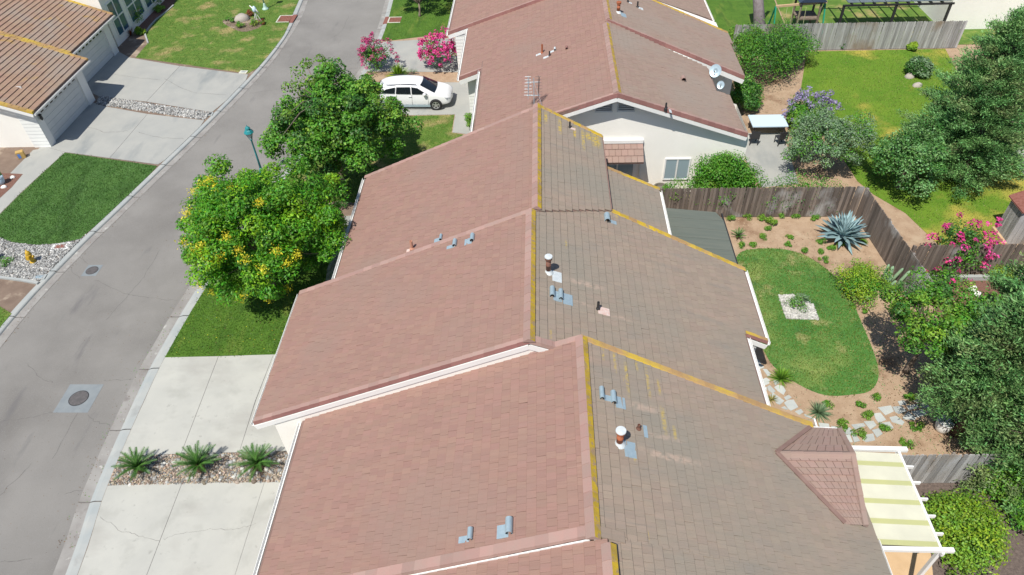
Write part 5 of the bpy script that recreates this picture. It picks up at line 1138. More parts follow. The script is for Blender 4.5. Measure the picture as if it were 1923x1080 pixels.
car(-7.93, 40.35, R(-1.5))

# ------------------------------------------------------------------ trees and shrubs (street side)
e, cl = tree('flowering_tree', 'rounded bright green tree hung with yellow flower clusters on the front lawn', (-12.5, 23.4, 0), 1.6, (-12.2, 23.5, 3.35), (3.25, 3.1, 2.35), 330, .56, 270, .145, [m_lf_gold, m_lf_goldt, m_lf_green], .12, 'tree', [.70, .20, .10], low=-.75, aspect=.5)
FP = [(342, 318), (372, 322), (395, 338), (340, 345), (432, 352), (402, 352), (366, 468), (385, 478), (400, 490), (412, 480), (376, 462), (448, 470), (460, 487), (540, 492), (560, 478), (493, 505), (452, 558), (398, 545), (378, 535), (518, 470), (425, 445), (487, 380), (505, 560), (545, 555), (345, 455), (350, 400)]
cc, rad_ = np.array([-12.2, 23.5, 3.35]), np.array([3.62, 3.5, 2.72])
for x, y in FP:   # panicles sit where the sight line meets the crown
    d = ray(x, y); d = d/np.linalg.norm(d); o = (CAM-cc)/rad_; dd = d/rad_; A = dd@dd; B = 2*o@dd; C = o@o-1; disc = B*B-4*A*C
    t = (-B-math.sqrt(disc))/(2*A) if disc > 0 else -B/(2*A); p = CAM+d*t; p = p if disc > 0 else cc+(p-cc)*.93/math.sqrt(max(1, (((p-cc)/rad_)**2).sum())); Cn = p+rng.normal(0, 1, (90, 3))*np.array([.115, .115, .09]); V, a = leaves(Cn, np.tile((0, 0, 1.), (90, 1)), .085, .5, .9)
    tag(link('flower_cluster', npmesh('flower_cluster', V, 4, None, a), m_lf_flow, e), kind='stuff')
tree('broadleaf_tree', 'taller dark green tree with a ragged crown overlapping the rear of the white car', (-11.0, 31.8, 0), 1.9, (-10.45, 31.75, 3.5), (3.1, 3.55, 2.3), 250, .55, 210, .16, [m_lf_green, m_lf_dark, m_lf_lt], .15, 'tree', [.66, .2, .14], low=-.7, aspect=.7, hollow=.3)
# its ragged upper twigs
e = [o for o in bpy.data.objects if o.name.startswith('broadleaf_tree')][0]; tp = [G3(x, y, 5.6) for x, y in ((575, 120), (600, 112), (560, 135), (585, 150), (545, 165), (620, 140), (540, 215), (525, 262), (610, 165), (540, 190), (650, 150), (690, 160), (720, 190), (745, 215), (700, 185))]
foliage('upper_twigs', tp, [m_lf_green, m_lf_lt], e, .42, 110, .15, .7); l = MB()
for p in tp[:11]: l.tube([(-11.3, 32.3, 4.6), tuple((Vector(p)+Vector((-11.3, 32.3, 5.2)))/2), p], [.05, .03, .01], 5)
l.obj('bare_twigs', m_bark, e)
tree('street_tree', 'small pale green tree cut by the top edge beside the right storm drain', (-9.4, 54.0, 0), 1.0, (-9.1, 55.6, 2.2), (2.5, 2.4, 1.5), 60, .5, 150, .16, [m_lf_lt, m_lf_green], .09, 'tree', [.6, .4])
tree('street_tree', 'dark low tree at the top edge next to the roof with the white clapboard end', (-6.6, 58.0, 0), .8, (-6.6, 58.0, 1.6), (1.8, 1.8, 1.2), 30, .5, 150, .16, [m_lf_dark, m_lf_green], .09)
bush('crape_myrtle', 'dusty rose crape myrtle by the road, duller of the two flowering shrubs', 712, 130, (1.25, 1.1), 2.0, [m_lf_green, m_lf_dark], 26, 110, .12, 'flowering shrub', 'crape myrtles', None, .55, m_lf_rose, 70, .11)
bush('crape_myrtle', 'vivid magenta crape myrtle beside the white clapboard garage wall', 826, 128, (1.25, 1.15), 2.2, [m_lf_green, m_lf_dark], 20, 90, .12, 'flowering shrub', 'crape myrtles', None, .55, m_lf_pink, 130, .12)
def spiky(name, label, x, y, n, L, wd, m, h=.9, cat='plant', group=None, up=.25, world=None, droop=.35, z0=.0):
    x, y = world or G(x, y); e = empty(name, (x, y, 0), label, cat, group); VV = []; RR = []
    for i in range(n):
        a = rng.uniform(0, 6.283); el_ = math.acos(rng.uniform(0, 1-up)) if False else rng.uniform(.15, 1.45); l = L*rng.uniform(.6, 1.1); pts = []
        for s in (0, .35, .7, 1): r = l*s*math.cos(el_); z = l*s*math.sin(el_)-droop*l*s*s*.6*math.cos(el_); pts.append(np.array([x+r*math.cos(a), y+r*math.sin(a), max(z, .01)+z0]))
        sd = np.array([-math.sin(a), math.cos(a), 0])*wd/2; ws_ = (1, .95, .6, .05); r_ = rng.random()
        for k in range(3): VV += [pts[k]-sd*ws_[k], pts[k]+sd*ws_[k], pts[k+1]+sd*ws_[k+1], pts[k+1]-sd*ws_[k+1]]; RR += [r_]*4
    me = npmesh('blades', np.array(VV), 4, None, np.array(RR)); link('blades', me, m, e); return e
spiky('strap_leaf_plant', 'bright green strap leaved clump at the foot of the dusty rose crape myrtle', 748, 145, 260, 1.05, .07, m_lf_yel, .9)
bush('shrub', 'light green shrub against the white clapboard wall, half hidden by the roof edge', 888, 240, (.7, .9), 1.1, [m_lf_lt, m_lf_green], 10, 110, .10)
bush('shrub', 'small grey twiggy shrub between the two crape myrtles', 775, 138, (.4, .35), .4, [m_lf_grey], 5, 40, .06)
# under the trees by house 3
bush('shrub', 'low dark shrub in the bare bed below the eave of the pink roof', 640, 395, (.5, .5), .5, [m_lf_dark], 6, 80, .09)
def rocks(name, label, pts, r, m, cat='rocks', group=None):
    for i, (x, y) in enumerate(pts):
        cx, cy = G(x, y); rr = r*rng.uniform(.7, 1.2); V = []; K = 10
        for k, (q, z) in enumerate(((1, -.2), (1.05, .25), (.8, .62), (.4, .85))):
            for j in range(K): t = 2*math.pi*j/K; f_ = q*(1+.13*math.sin(2*t+i)+.06*math.sin(5*t+i*2)+rng.normal(0, .03)); V.append((cx+rr*f_*math.cos(t), cy+rr*f_*.85*math.sin(t), rr*z*(1+.08*math.sin(t+i))))
        F = [(k*K+j, k*K+(j+1) % K, (k+1)*K+(j+1) % K, (k+1)*K+j) for k in range(3) for j in range(K)]+[tuple(3*K+j for j in range(K))]
        b = MB(); b.add(V, F); o = b.obj(name, m, None, True); tag(o, label[i] if isinstance(label, (list, tuple)) else label, cat, group)
rocks('boulder', ['pale rounded boulder in the small flower island of the upper lawn'], [(455, 38)], .62, m_boul, 'boulder')
rocks('garden_rock', ['white rock in the small brown bed at the left edge', 'smaller white rock just below the other in the left edge bed'], [(24, 334), (8, 352)], .16, m_pebw, 'rock')
for o in bpy.data.objects:
    if o.name.startswith('garden_rock'): o.data.materials.clear(); o.data.materials.append(m_stucco)
# flower island
isl = smoothpoly(px((418, 40), (430, 50), (455, 60), (480, 55), (496, 44), (488, 36), (440, 32))); sheet('flower_island', isl, .018, m_brown)
for x, y, r_, l_, mm in ((432, 42, .55, 'low olive shrub left of the pale boulder', [m_lf_green, m_lf_grey]), (452, 52, .5, 'low green shrub in front of the pale boulder', [m_lf_green, m_lf_lt]), (476, 48, .6, 'yellow green shrub right of the pale boulder', [m_lf_yel, m_lf_green]), (492, 46, .3, 'reddish low plant at the right end of the flower island', [m_lf_red, m_lf_green]), (468, 30, .4, 'rust red plant between the boulder and the blue white ornament', [m_lf_red])):
    bush('shrub', l_, x, y, r_, .4, mm, 8, 80, .08)
ox, oy = G(484, 40); e = empty('garden_ornament', (ox, oy, 0), 'blue and white wire garden ornament leaning behind the boulder', 'ornament')
b = MB()
for i in range(5): a = i*1.25; b.tube([(ox+.3*math.cos(a), oy+.3*math.sin(a), 0), (ox, oy, .75)], .018, 5)
b.obj('legs', m_white, e); b = MB(); b.lathe([(.05, .7), (.16, .8), (.17, 1.0), (.10, 1.12), (.03, 1.2)], 10, (ox, oy, 0)); b.obj('figure_body', m_lblue, e, True)
b = MB(); b.tube([(ox-.3, oy, 1.25), (ox-.1, oy, 1.0), (ox+.12, oy-.05, .95), (ox+.3, oy, .55)], [.03, .06, .06, .03], 6); b.obj('figure_arms', m_white, e, True)
# shrubs by the top left house
for x, y, r_, h_, l_, mm in ((258, 45, 1.0, 1.3, 'largest leafy shrub right of the shaded garage pier', [m_lf_green, m_lf_lt]), (232, 60, .6, .7, 'dark shrub against the garage pier at top left', [m_lf_dark, m_lf_green]), (284, 14, .9, 1.0, 'bright shrub in front of the shaded blue windows', [m_lf_lt, m_lf_green]), (265, 64, .45, .5, 'small yellow green shrub at the corner of the red brown bed', [m_lf_yel, m_lf_green]), (300, 22, .55, .5, 'low green shrub beside the curved bed edging', [m_lf_lt])):
    bush('shrub', l_, x, y, r_, h_, mm, 14, 110, .11)
spiky('bird_plant', 'plant with orange tips beside the largest shrub at top left', 246, 66, 40, .9, .05, m_lf_red, .6)
bush("tree_canopy", 'dark tree foliage over the bed at the top edge of the photo', 315, -5, 1.6, 3.0, [m_lf_dark, m_lf_green], 22, 120, .14, 'tree')
bush('ground_cover_mound', 'rounded olive shrub at the left edge of the grey gravel', 2, 492, (1.15, .75), .45, [m_lf_green, m_lf_grey], 12, 120, .07)
# things by the near left garage
bx, by = G(42, 296); e = empty('cardboard_box', (bx, by, 0), 'yellow and blue cardboard box standing beside the white plank wall', 'box', rz=.5)
b = MB(); b.box(-.2, .2, -.16, .16, 0, .42); b.obj('carton', m_card, e, world=False); b = MB(); b.box(-.206, -.2, -.13, .02, .05, .36); b.box(-.15, .0, -.166, -.16, .06, .34); b.obj('printed_side', m_blue, e, world=False)
px_, py_ = G(4, 345); e = empty('plant_pot', (px_, py_, 0), 'pale blue glazed pot at the left edge beside the brown bed', 'pot'); b = MB(); b.lathe([(.14, 0), (.2, .12), (.24, .34), (.22, .42), (.26, .44), (.26, .47), (.2, .46)], 18, (px_, py_, 0)); b.obj('pot', m_lblue, e, True)
VV, aa = leaves(*[q for q in shell((px_, py_, .6), .25, 120)], .1, .6); tag(link('pot_plant', npmesh('pot_plant', VV, 4, None, aa), m_lf_dark, e), kind='stuff')
wx_, wy_ = G(60, 238, 1.9); e = empty('wall_lantern', (-29.5, 36.1, 1.85), 'small black wall lantern on the garage pier beside the plank wall', 'wall lamp'); b = MB(); b.lathe([(.03, -.1), (.09, .0), (.07, .22), (.11, .24), (.02, .34)], 8, (-29.42, 36.0, 1.75)); b.obj('lantern', m_dark, e)
b = MB(); b.box(-29.62, -29.42, 35.98, 36.02, 1.98, 2.02); b.obj('bracket', m_dark, e)
# hose reel near the crape myrtle
hx, hy = G(868, 126); e = empty('hose_reel', (hx, hy, 0), 'white garden hose rack between the magenta crape myrtle and the wall', 'hose reel'); b = MB()
for z in (.35, .5): b.tube([(hx+.28*math.cos(t), hy+.05, z+.2*math.sin(t)) for t in np.linspace(0, 6.28, 14)], .03, 6)
b.obj('hose', m_white, e); b = MB(); b.box(hx-.3, hx+.3, hy-.02, hy+.1, 0, .06); b.box(hx-.03, hx+.03, hy+.02, hy+.06, 0, .7); b.obj('stand', m_dark, e)

# sago palms in the planter
def frond_mesh(v):
    b = MB(); L = .78; n = 22; P = [(L*s*math.cos(.55-.75*s*.9)*.98, 0, L*(s*.62-.42*s*s)) for s in np.linspace(0, 1, 9)]
    b.tube(P, [.012]*5+[.009, .007, .005, .002], 4)
    for i in range(n):
        s = .1+.9*i/n; k = min(int(s*8), 7); f_ = s*8-k; p = Vector(P[k]).lerp(Vector(P[k+1]), f_); l = .135*math.sin(math.pi*(.12+.86*s))**.6
        for sg in (-1, 1):
            t = Vector((p.x+l*.55, sg*l*.78, p.z+l*.28+.01*v)); wv = Vector((.013, 0, 0)); b.add([p-wv, p+wv, t], [(0, 1, 2)] if sg > 0 else [(0, 2, 1)])
    me = mesh('frond', b.V, b.F); me.materials.append(m_sago); return me
FR = [frond_mesh(v) for v in range(3)]
def sago(x, y, label, sc_=1.0, nf=30, group='sago palms in the planting strip'):
    x, y = G(x, y); e = empty('sago_palm', (x, y, 0), label, 'sago palm', group); b = MB(); b.lathe([(.13*sc_, -.03), (.15*sc_, .08), (.12*sc_, .2*sc_), (.06*sc_, .27*sc_)], 12, (x, y, 0)); b.obj('trunk', m_sagoc, e)
    for i in range(nf):
        o = bpy.data.objects.new('frond', FR[i % 3]); COL.objects.link(o); o.parent = e; o.matrix_parent_inverse = e.matrix_basis.inverted(); u = i/nf
        o.matrix_basis = Matrix.Translation((x, y, .19*sc_))@Matrix.Rotation(i*2.39996+rng.normal(0, .1), 4, 'Z')@Matrix.Rotation(-(.05+.95*u**1.3)+rng.normal(0, .05), 4, 'Y')@Matrix.Scale(sc_*rng.uniform(.85, 1.08)*(1-.12*u), 4)
sago(264, 884, 'leftmost sago palm in the planting strip, nearest the kerb', 1.15); sago(377, 881, 'middle sago palm in the planting strip', 1.2); sago(487, 879, 'right hand sago palm in the planting strip, nearest the roof', 1.22)
sago(1385, 447, 'young sago palm in the tan soil near the green grey patio roof', .62, 22, 'garden palms')

# ------------------------------------------------------------------ back garden plants
def blade_mesh(L, wd, bend):
    V = []; n = 8
    for i in range(n+1):
        s = i/n; x = L*s*(1-.08*bend*s); z = bend*L*(-.35*s*s)+.0; ww = wd*(.55+.75*math.sin(math.pi*min(s*1.15, 1)*.75))*(1-s**3.2)+.002; V += [(x, -ww/2, z+ww*.22), (x, 0, z-ww*.12), (x, ww/2, z+ww*.22), (x, 0, z-ww*.12-.03*(1-s))]
    F = []
    for i in range(n):
        for j in range(4): j2 = (j+1) % 4; F.append((i*4+j, i*4+j2, (i+1)*4+j2, (i+1)*4+j)[::-1])
    F.append((0, 1, 2, 3)); F.append(tuple(n*4+j for j in range(4))[::-1])
    me = mesh('agave_leaf', V, F, None, True); me.materials.append(m_agave); return me
BM = [blade_mesh(1.32, .20, q) for q in (.0, .25, .55)]
x, y = G(1580, 449); e = empty('agave', (x, y, 0), 'huge blue grey agave with long pointed leaves in front of the fence', 'agave')
b = MB(); b.lathe([(.2, -.03), (.25, .1), (.15, .3), (.05, .4)], 12, (x, y, 0)); b.obj('core', m_agave, e, True)
for i in range(62):
    u = i/62; o = bpy.data.objects.new('agave_leaf', BM[i % 3]); COL.objects.link(o); o.parent = e; o.matrix_parent_inverse = e.matrix_basis.inverted()
    o.matrix_basis = Matrix.Translation((x, y, .1+.16*u))@Matrix.Rotation(i*2.39996, 4, 'Z')@Matrix.Rotation(-(.12+1.3*u**1.1)+rng.normal(0, .05), 4, 'Y')@Matrix.Scale(rng.uniform(.9, 1.12)*(1-.16*u), 4)
GRPS = [('small green clump {} from the left in the row along the back fence', [(1373, 413), (1403, 409), (1430, 412), (1469, 408), (1495, 407), (1528, 411)], .26),
        ('small green clump {} from the left between the young sago palm and the agave', [(1392, 463), (1414, 461), (1430, 447), (1442, 432), (1480, 461), (1482, 446)], .2),
        ('small green clump {} from the left in the soil around the agave', [(1512, 474), (1538, 474), (1547, 489), (1543, 455), (1559, 468), (1579, 460), (1622, 457)], .23),
        ('small green clump {} from the left in the soil below the yellow green bush', [(1600, 577), (1623, 586)], .16),
        ('small green clump {} from the left among the flagstones and lower soil bed', [(1555, 763), (1616, 764), (1574, 814), (1582, 799), (1615, 816), (1632, 784), (1645, 749), (1660, 806), (1703, 836), (1708, 750), (1720, 803)], .24)]
ORD = ['first', 'second', 'third', 'fourth', 'fifth', 'sixth', 'seventh', 'eighth', 'ninth', 'tenth', 'eleventh']
for lab, pts, r_ in GRPS:
    for i, (x, y) in enumerate(sorted(pts)): bush('garden_clump', lab.format(ORD[i]), x, y, r_*rng.uniform(.85, 1.2), r_*.9, [m_lf_green, m_lf_lt], 6, 75, .06, 'plant', 'small green clumps planted in the soil', r=r_*.55)
bush('shrub', 'rounded green mound beside the row of clumps near the fence', 1448, 421, .38, .4, [m_lf_lt, m_lf_green], 9, 110, .07)
bush('shrub', 'big yellow green bush right of the lawn beside the cactus', 1617, 545, (1.35, 1.45), 1.1, [m_lf_yel, m_lf_green], 46, 170, .085, weights=[.6, .4])
x, y = G(1663, 542); e = empty('cactus', (x, y, 0), 'pale green columnar cactus behind the yellow green bush by the fence', 'cactus')
for i in range(11):
    a = rng.uniform(-.9, 2.4); l = rng.uniform(.7, 1.35); b = MB(); p0 = Vector((x+rng.normal(0, .16), y+rng.normal(0, .16), 0)); d = Vector((.25*math.cos(a)+.05, .25*math.sin(a), 1)).normalized(); b.tube([p0, p0+d*l*.5, p0+d*l*.93, p0+d*l], [.07, .075, .06, .02], 8); b.obj('cactus_stem', m_cactus, e, True)
bush('shrub', 'feathery grey green shrub growing over the white gravel square', 1500, 578, (.75, .6), .55, [m_lf_grey, m_lf_green], 12, 90, .07)
spiky('yucca', 'spiky green yucca beside the upper flagstones under the eave', 1466, 712, 200, .62, .03, m_lf_lt, .5, 'yucca', 'yuccas'); spiky('yucca', 'spiky yucca in the soil below the lawn, nearer the lower flagstones', 1536, 776, 170, .6, .03, m_lf_grey, .5, 'yucca', 'yuccas')
spiky('strap_leaf_plant', 'dry yellowish tuft in the joint below the upper flagstones', 1448, 752, 60, .35, .02, m_grasst, .4)
x, y = G(1766, 808); e = empty('plant_pot', (x, y, 0), 'white glazed pot half hidden under the conifers at the end of the flagstones', 'pot'); b = MB(); b.lathe([(.16, 0), (.24, .15), (.28, .42), (.24, .50), (.29, .53), (.29, .57), (.22, .56)], 20, (x, y, 0)); b.obj('pot', m_white, e, True)
VV, aa = leaves(*shell((x, y, .7), .3, 160), .1, .6); tag(link('pot_plant', npmesh('pot_plant', VV, 4, None, aa), m_lf_dark, e), kind='stuff')
# roses by the corner of the fence
e = bush('rose_bush', 'rose bush with magenta and coral blooms in the fence corner', 1765, 535, (1.3, .55), .9, [m_lf_green, m_lf_dark], 16, 70, .10, 'rose bush', flowers=m_lf_pink, fn=12, fs=.09)
bush('bougainvillea', 'large green shrub with pink flowers spilling over the fence behind the roses', 1793, 500, (1.5, 1.0), 2.3, [m_lf_green, m_lf_dark], 26, 130, .12, 'flowering shrub', flowers=m_lf_pink, fn=46, fs=.11)
bush('shrub', 'bright yellow green shrub beside the bark bed under the right hand conifers', 1878, 530, (.95, .8), .8, [m_lf_yel], 14, 130, .08)
rocks('garden_rock', ['white rock in the bark bed behind the roses', 'white rock beside the other in the bark bed', 'third white rock lowest in the bark bed'], [(1826, 543), (1833, 553), (1838, 575)], .2, m_stucco, 'rock')
# ------------------------------------------------------------------ conifers on the right
conifer('tall blue green conifer filling the upper right corner', (22.3, 32.5), 8.2, 3.4, [m_lf_con, m_lf_con2], (.3, .2), 190, 'conifers', [.8, .2])
conifer('broad conifer just left of the tallest one, its foot on the neighbouring lawn', (21.9, 31.2), 6.4, 2.5, [m_lf_con, m_lf_con2], (.2, .2), 150, 'conifers', [.7, .3])
conifer('conifer at the right edge above the grey garden walk', (26.5, 36.5), 7.0, 3.0, [m_lf_con, m_lf_con2], (0, 0), 120, 'conifers', [.85, .15])
conifer('large tan tipped conifer at the right edge overhanging the flagstones', (15.1, 15.3), 6.6, 2.4, [m_lf_con, m_lf_con2], (.2, .1), 230, 'conifers', [.6, .4], low=.22)
conifer('conifer lower on the right edge, its skirt over the grey fence', (16.2, 13.4), 4.6, 2.0, [m_lf_con2, m_lf_con], (.1, 0), 140, 'conifers', [.5, .5])
conifer('dark conifer at the right edge behind the bark bed', (18.3, 18.6), 6.0, 2.4, [m_lf_con, m_lf_con2], (0, 0), 130, 'conifers', [.8, .2])
tree('broadleaf_tree', 'light green spreading tree at the fence corner left of the conifers', (14.4, 18.2, 0), 1.8, (14.15, 18.0, 3.5), (1.55, 1.6, 1.1), 75, .40, 180, .11, [m_lf_lt, m_lf_green, m_lf_dark], .1, 'tree', [.5, .35, .15])
bush('shrub', 'bright green broadleaf shrub at the right edge below the grey fence', 1888, 925, (1.4, 1.2), 1.5, [m_lf_green, m_lf_lt], 26, 150, .11)
bush('shrub', 'broad leafy shrub at the lower right below the bright green one', 1920, 985, (.9, .9), 1.0, [m_lf_green, m_lf_dark], 16, 130, .12)
bush('shrub', 'large vivid lime green bush right of the patio cover', 1795, 1018, (1.45, 1.6), 1.5, [m_lf_yel, m_lf_lt], 70, 210, .10, weights=[.5, .5])
# ------------------------------------------------------------------ neighbouring garden beyond the fence
bush('round_shrub', 'large clipped dome shrub before the cream gable wall', 1345, 352, (2.3, 1.0), 3.1, [m_lf_gold, m_lf_green], 120, 240, .10, world=(9.15, 29.2), r=.5)
for i, (x, y, l_) in enumerate(((1290, 362, 'vine mound on the fence left of the clipped dome shrub'), (1345, 366, 'vine mound on the fence below the clipped dome shrub'), (1400, 362, 'vine mound on the fence right of the clipped dome shrub'))):
    bush('vine', l_, x, y, (.85, .35), 2.0, [m_lf_green, m_lf_lt], 18, 130, .09, world=(6.5+i*1.35+.2, 28.7), group='leafy vines on the back fence')
for i, (x, y, rr, h_, l_, mm) in enumerate(((1395, 205, 1.0, 1.7, 'small tree like shrub left of the neighbouring patio', [m_lf_green, m_lf_dark]), (1425, 150, 2.1, 2.9, 'dense green shrub between the roof corner and the neighbouring lawn', [m_lf_green, m_lf_dark]), (1470, 120, 1.8, 2.4, 'dark shrub under the far fence left end', [m_lf_dark, m_lf_green]), (1400, 95, 1.2, 1.4, 'bright shrub near the leaning grey trunk', [m_lf_green, m_lf_lt]), (1500, 245, 1.0, 1.5, 'green shrub at the side of the lilac bush', [m_lf_green, m_lf_lt]), (1580, 90, .35, .6, 'small shrub against the far bleached fence', [m_lf_dark]), (1712, 95, .3, .5, 'small yellow shrub by the far fence right end', [m_lf_yel]), (1720, 140, .8, 1.0, 'grey dark shrub by the stones right of the lawn', [m_lf_dark, m_lf_grey]))):
    bush('shrub', l_, x, y, rr*1.1, h_*1.1, mm, 54, 210, .12)
bush('lilac_bush', 'shrub covered in pale lilac flowers beside the yellow green lawn', 1512, 238, (1.3, 1.3), 2.0, [m_lf_grey, m_lf_green], 20, 110, .11, 'flowering shrub', flowers=m_lf_lil, fn=70, fs=.12)
tree('olive_tree', 'soft grey green tree in front of the yellow green lawn behind the back fence', (15.1, 32.2, 0), 1.1, (15.0, 32.3, 1.9), (1.95, 1.7, 1.4), 110, .45, 220, .10, [m_lf_grey, m_lf_green], .1, 'tree', [.7, .3])
tree('dark_tree', 'dark green tree casting deep shade on the right of the yellow green lawn', (18.6, 30.6, 0), 1.2, (18.5, 30.2, 1.9), (1.4, 1.8, 1.4), 80, .5, 210, .12, [m_lf_dark, m_lf_con], .11, 'tree')
bush('hedge', 'low hedge showing just above the back fence right of the patio', 1540, 352, (2.6, .5), 1.9, [m_lf_green, m_lf_dark], 34, 130, .09, world=(12.7, 28.9))
rocks('garden_rock', ['grey white stone right of the neighbouring lawn', 'second grey stone below the first beside the lawn'], [(1708, 145), (1722, 162)], .35, m_boul, 'rock')
# leaning grey trunk at the top
e = empty('bare_trunk', (14.6, 49.5, 0), 'thick leaning grey tree trunk at the top edge right of the roofs', 'tree'); b = MB(); p0 = Vector(G3(1428, 80, 0)); p1 = Vector((p0.x-.9, p0.y+2.2, 5.0)); b.tube([p0-Vector((0, 0, .1)), p0.lerp(p1, .4)+Vector((0, 0, .1)), p1], [.5, .36, .3], 12); b.obj('trunk', mat('grey_bark', (.17, .14, .14), (.24, .21, .21), 5, .95, .8, 20), e, True)
b = MB(); b.tube([p0.lerp(p1, .6), p1+Vector((1.2, .4, .3))], [.2, .12], 8); b.obj('limb', m_bark, e, True)
# patio table with pale blue top and chairs
def patio_set():
    x, y = G(1437, 248, .0); e = empty('patio_table', (x, y, 0), 'patio table with a pale blue white top beside the lilac shrub', 'table'); b = MB(); b.box(-1.0, 1.0, -.65, .65, .70, .76); b.obj('table_top', m_lblue, e, world=False)
    for sx in (-.85, .85):
        for sy in (-.5, .5): b = MB(); b.box(sx-.03, sx+.03, sy-.03, sy+.03, 0, .7); b.obj('leg', m_dark, e, world=False)
    for i, (dx, dy, l_) in enumerate(((-1.0, -1.2, 'dark chair at the near left of the pale blue patio table'), (.5, -1.3, 'dark chair at the near right of the pale blue patio table'))):
        c = empty('patio_chair', (x+dx, y+dy, 0), l_, 'chair', 'patio chairs', rz=.2*i); b = MB(); b.box(-.25, .25, -.25, .25, .42, .46); b.obj('seat', m_dark, c, world=False); b = MB(); b.box(-.25, .25, -.27, -.23, .46, .9); b.obj('backrest', m_dark, c, world=False)
        for sx in (-.22, .22):
            for sy in (-.22, .22): b = MB(); b.box(sx-.02, sx+.02, sy-.02, sy+.02, 0, .42); b.obj('leg', m_dark, c, world=False)
patio_set()
# basket on the gable side and low wooden box
x, y = G(1222, 350, .3); e = empty('wicker_basket', (x, y, 0), 'grey wicker basket by the cream gable wall just above the fence end', 'basket'); b = MB(); b.lathe([(.28, .1), (.33, .3), (.35, 1.1), (.37, 1.14), (.31, 1.14), (.29, 1.0)], 20, (6.05, 29.3, 0)); b.obj('basket', mat('wicker', (.24, .22, .18), (.13, .12, .10), 30, .9, .8, 60), e)
# garden shed on the right
sx0, sy0 = G(1887, 458); sx1, sy1 = G(1862, 432); e = empty('garden_shed', (sx0, sy0, 0), 'grey plank shed with a red brown roof at the right edge beyond the fence', 'shed')
P0s = np.array([sx0, sy0]); P1s = np.array([sx1, sy1]); dv = P1s-P0s; nb = 9
b = MB(); b.box(sx0+.03, sx0+3.2, sy0+.03, sy1-.03, 0, 1.95); b.obj('wall', m_woodg, e)
for i in range(nb+3):
    y0_ = sy0+(sy1-sy0)*i/(nb+3); y1_ = sy0+(sy1-sy0)*(i+1)/(nb+3)-.012; b = MB(); b.box(sx0, sx0+.03, y0_, y1_, 0, 2.0); b.obj('wall_plank', m_woodg, e)
for i in range(14): b = MB(); b.box(sx0+.03+i*.22, sx0+.03+i*.22+.205, sy0, sy0+.03, 0, 2.0+min(i, 13-i)*.07); b.obj('wall_plank', m_woodg, e)
ym = (sy0+sy1)/2
b = MB(); b.add([(sx0-.12, sy0-.15, 1.95), (sx0-.12, sy1+.15, 1.95), (sx0+1.55, sy1+.15, 2.75), (sx0+1.55, sy0-.15, 2.75), (sx0+3.2, sy1+.15, 1.95), (sx0+3.2, sy0-.15, 1.95)], [(0, 3, 2, 1), (3, 5, 4, 2)]); b.add([(sx0-.12, sy0-.15, 1.90), (sx0-.12, sy1+.15, 1.90), (sx0+1.55, sy1+.15, 2.70), (sx0+1.55, sy0-.15, 2.70), (sx0+3.2, sy1+.15, 1.90), (sx0+3.2, sy0-.15, 1.90)], [(0, 1, 2, 3), (3, 2, 4, 5)]); b.obj('roof', m_redgr, e)
b = MB(); b.box(sx0-.12, sx0+.0, sy0-.1, sy1+.1, -.02, .14); b.obj('sill_beam', m_sand, e)
# play swing and pergola beyond the far fence, white house wall
x0, y0 = G(1457, 12, 2.2); x1, y1 = G(1512, 5, 2.2); e = empty('swing_set', (x0, y0, 0), 'green and wood swing set on the far lawn at the top edge', 'swing set'); b = MB(); b.bar((x0, y0, 2.2), (x1+1.5, y1, 2.2), .12, .14); b.obj('top_beam', m_sand, e)
for dx in (-.6, .6): b = MB(); b.bar((x0, y0, 2.2), (x0, y0+dx*1.6, 0), .09, .09); b.obj('leg', m_green, e); b = MB(); b.bar((x1+1.4, y1, 2.2), (x1+1.4, y1+dx*1.6, 0), .09, .09); b.obj('leg', m_green, e)
for k in (1.0, 1.9):
    b = MB(); b.bar((x0+k-.2, y0, 2.1), (x0+k-.2, y0-.3, .55), .02, .02); b.bar((x0+k+.2, y0, 2.1), (x0+k+.2, y0-.3, .55), .02, .02); b.obj('chain', m_lime, e); b = MB(); b.box(x0+k-.28, x0+k+.28, y0-.42, y0-.2, .5, .55); b.obj('swing_seat', m_green, e)
pxx, pyy = G(1625, 45, 0); e = empty('dark_pergola', (20.6, 48.6, 0), 'dark slatted pergola with a grey metal roof beyond the far fence', 'pergola')
for i in range(9): b = MB(); b.bar((21.2+i*.75, 48.2, 2.5), (21.2+i*.75, 52.6, 2.6), .08, .14); b.obj('rafter', m_dark, e)
for yy in (48.3, 52.5): b = MB(); b.bar((20.6, yy, 2.42), (28.0, yy, 2.42), .1, .12); b.obj('beam', m_dark, e)
for i in range(8): b = MB(); b.box(20.9+i*.85, 20.9+i*.85+.8, 48.3, 50.6, 2.60, 2.64); b.obj('roof_panel', mat('blue_grey_roof_panel', (.10, .13, .15), (.16, .19, .2), 2, .5), e)
for xx in (20.7, 24.2, 27.8): b = MB(); b.box(xx-.07, xx+.07, 48.25, 48.4, 0, 2.4); b.obj('post', m_dark, e)
e = empty('play_house', (18.2, 49.5, 0), 'dark cluttered play house with small roof at the top edge beside the swing set', 'play house'); b = MB(); b.box(18.1, 19.6, 49.2, 50.6, 1.1, 1.2); b.obj('platform', m_bark, e)
for xx in (18.15, 19.5):
    for yy in (49.25, 50.5): b = MB(); b.box(xx-.06, xx+.06, yy-.06, yy+.06, 0, 2.5); b.obj('post', m_bark, e)
b = MB(); b.add([(17.9, 49.0, 2.4), (19.8, 49.0, 2.4), (19.8, 50.8, 2.4), (17.9, 50.8, 2.4), (18.85, 49.0, 3.1), (18.85, 50.8, 3.1)], [(0, 4, 5, 3), (1, 2, 5, 4), (0, 1, 4), (2, 3, 5), (0, 3, 2, 1)]); b.obj('roof', m_navy, e)
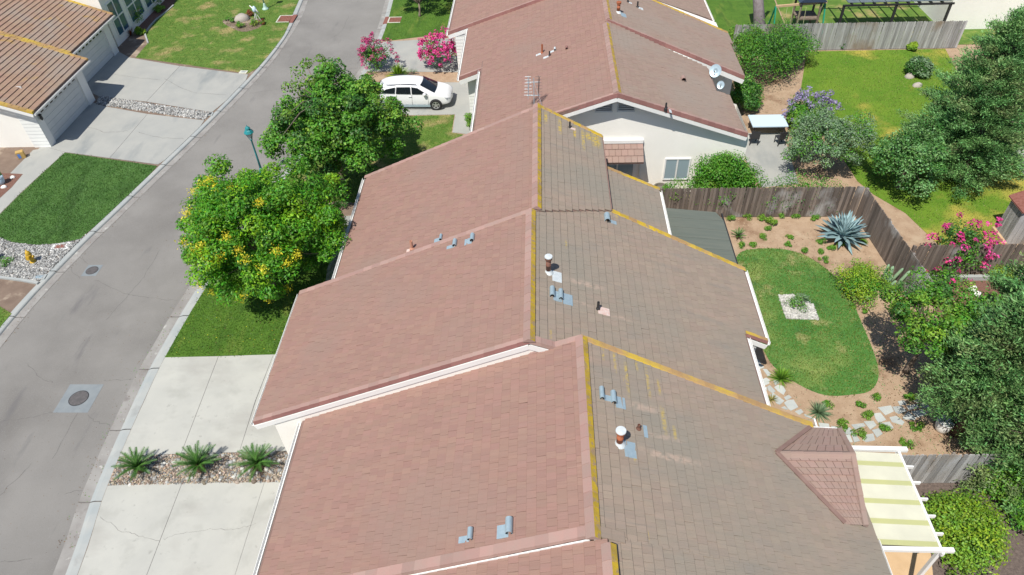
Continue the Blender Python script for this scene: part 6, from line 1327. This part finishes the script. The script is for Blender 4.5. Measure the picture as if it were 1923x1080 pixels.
e = empty('white_house', (31, 55, 0), 'white flat roofed house cut by the top right corner behind the conifers', 'house'); b = MB(); b.box(28.6, 42, 49.6, 62, -.1, 3.0); b.obj('wall', m_stucco, e); b = MB(); b.box(28.3, 42.3, 49.3, 62.3, 3.0, 3.12); b.obj('roof', m_white, e)
b = MB(); b.box(29.6, 31.0, 49.3, 62.3, 3.122, 3.2); b.obj('roof_walkway', m_cream, e)
def litter(P, n, z, lab, mats, size=.05):
    x, y = rndpoly(P, n); C = np.c_[x, y, np.full(n, z)]; V, a = leaves(C, np.tile((0, 0, 3.), (n, 1)), size, .6, .5); o = link('fallen_leaves', npmesh('fallen_leaves', V, 4, rng.integers(0, len(mats), n), a), mats); tag(o, lab, kind='stuff')
m_dry = leafmat('dry_fallen_leaves', (.20, .11, .05), (.13, .08, .04), .1)
GL = [(x+.12, y) for x, y in RR_[::-1] if 10 < y < 45]+[(x+.0, y) for x, y in RR_ if 10 < y < 45]; GL = [(x+.45, y) for x, y in RR_ if 10 < y < 45]+[(x-.25, y) for x, y in RR_[::-1] if 10 < y < 45]
litter(GL, 700, -.088, 'dry leaves blown along the right hand gutter', [m_dry, m_lf_gold, m_dry])
litter([(x-.3, y) for x, y in LR_ if 16 < y < 56]+[(x+.2, y) for x, y in LR_[::-1] if 16 < y < 56], 420, -.088, 'dry leaves blown along the left hand gutter', [m_dry])
litter([(-20.5, 10), (-16.5, 10), (-16.5, 36), (-20.5, 30)], 420, -.094, 'small dry leaves and grit on the street', [m_dry], .04)
litter(LR1, 500, .05, 'yellow petals and leaves dropped on the front lawn', [m_lf_flow, m_dry, m_dry], .05)
litter([(9.0, 25.8), (15.4, 27.9), (15.6, 22), (14.3, 14.5), (10, 14.4), (9.2, 17)], 1500, .002, 'dry leaves and twigs on the garden soil', [m_dry, m_dry, m_lf_grey], .055)
litter([(13.0, 14.2), (16.2, 14.2), (16.2, 21), (13.4, 21)], 900, .003, 'conifer litter under the right hand trees', [m_dry, m_lf_con], .06)
litter([(10, 29), (14.5, 29), (15.5, 45), (10.5, 45)], 900, .003, 'dry leaves on the soil of the neighbouring garden', [m_dry, m_lf_grey], .07)
bpy.context.view_layer.update()
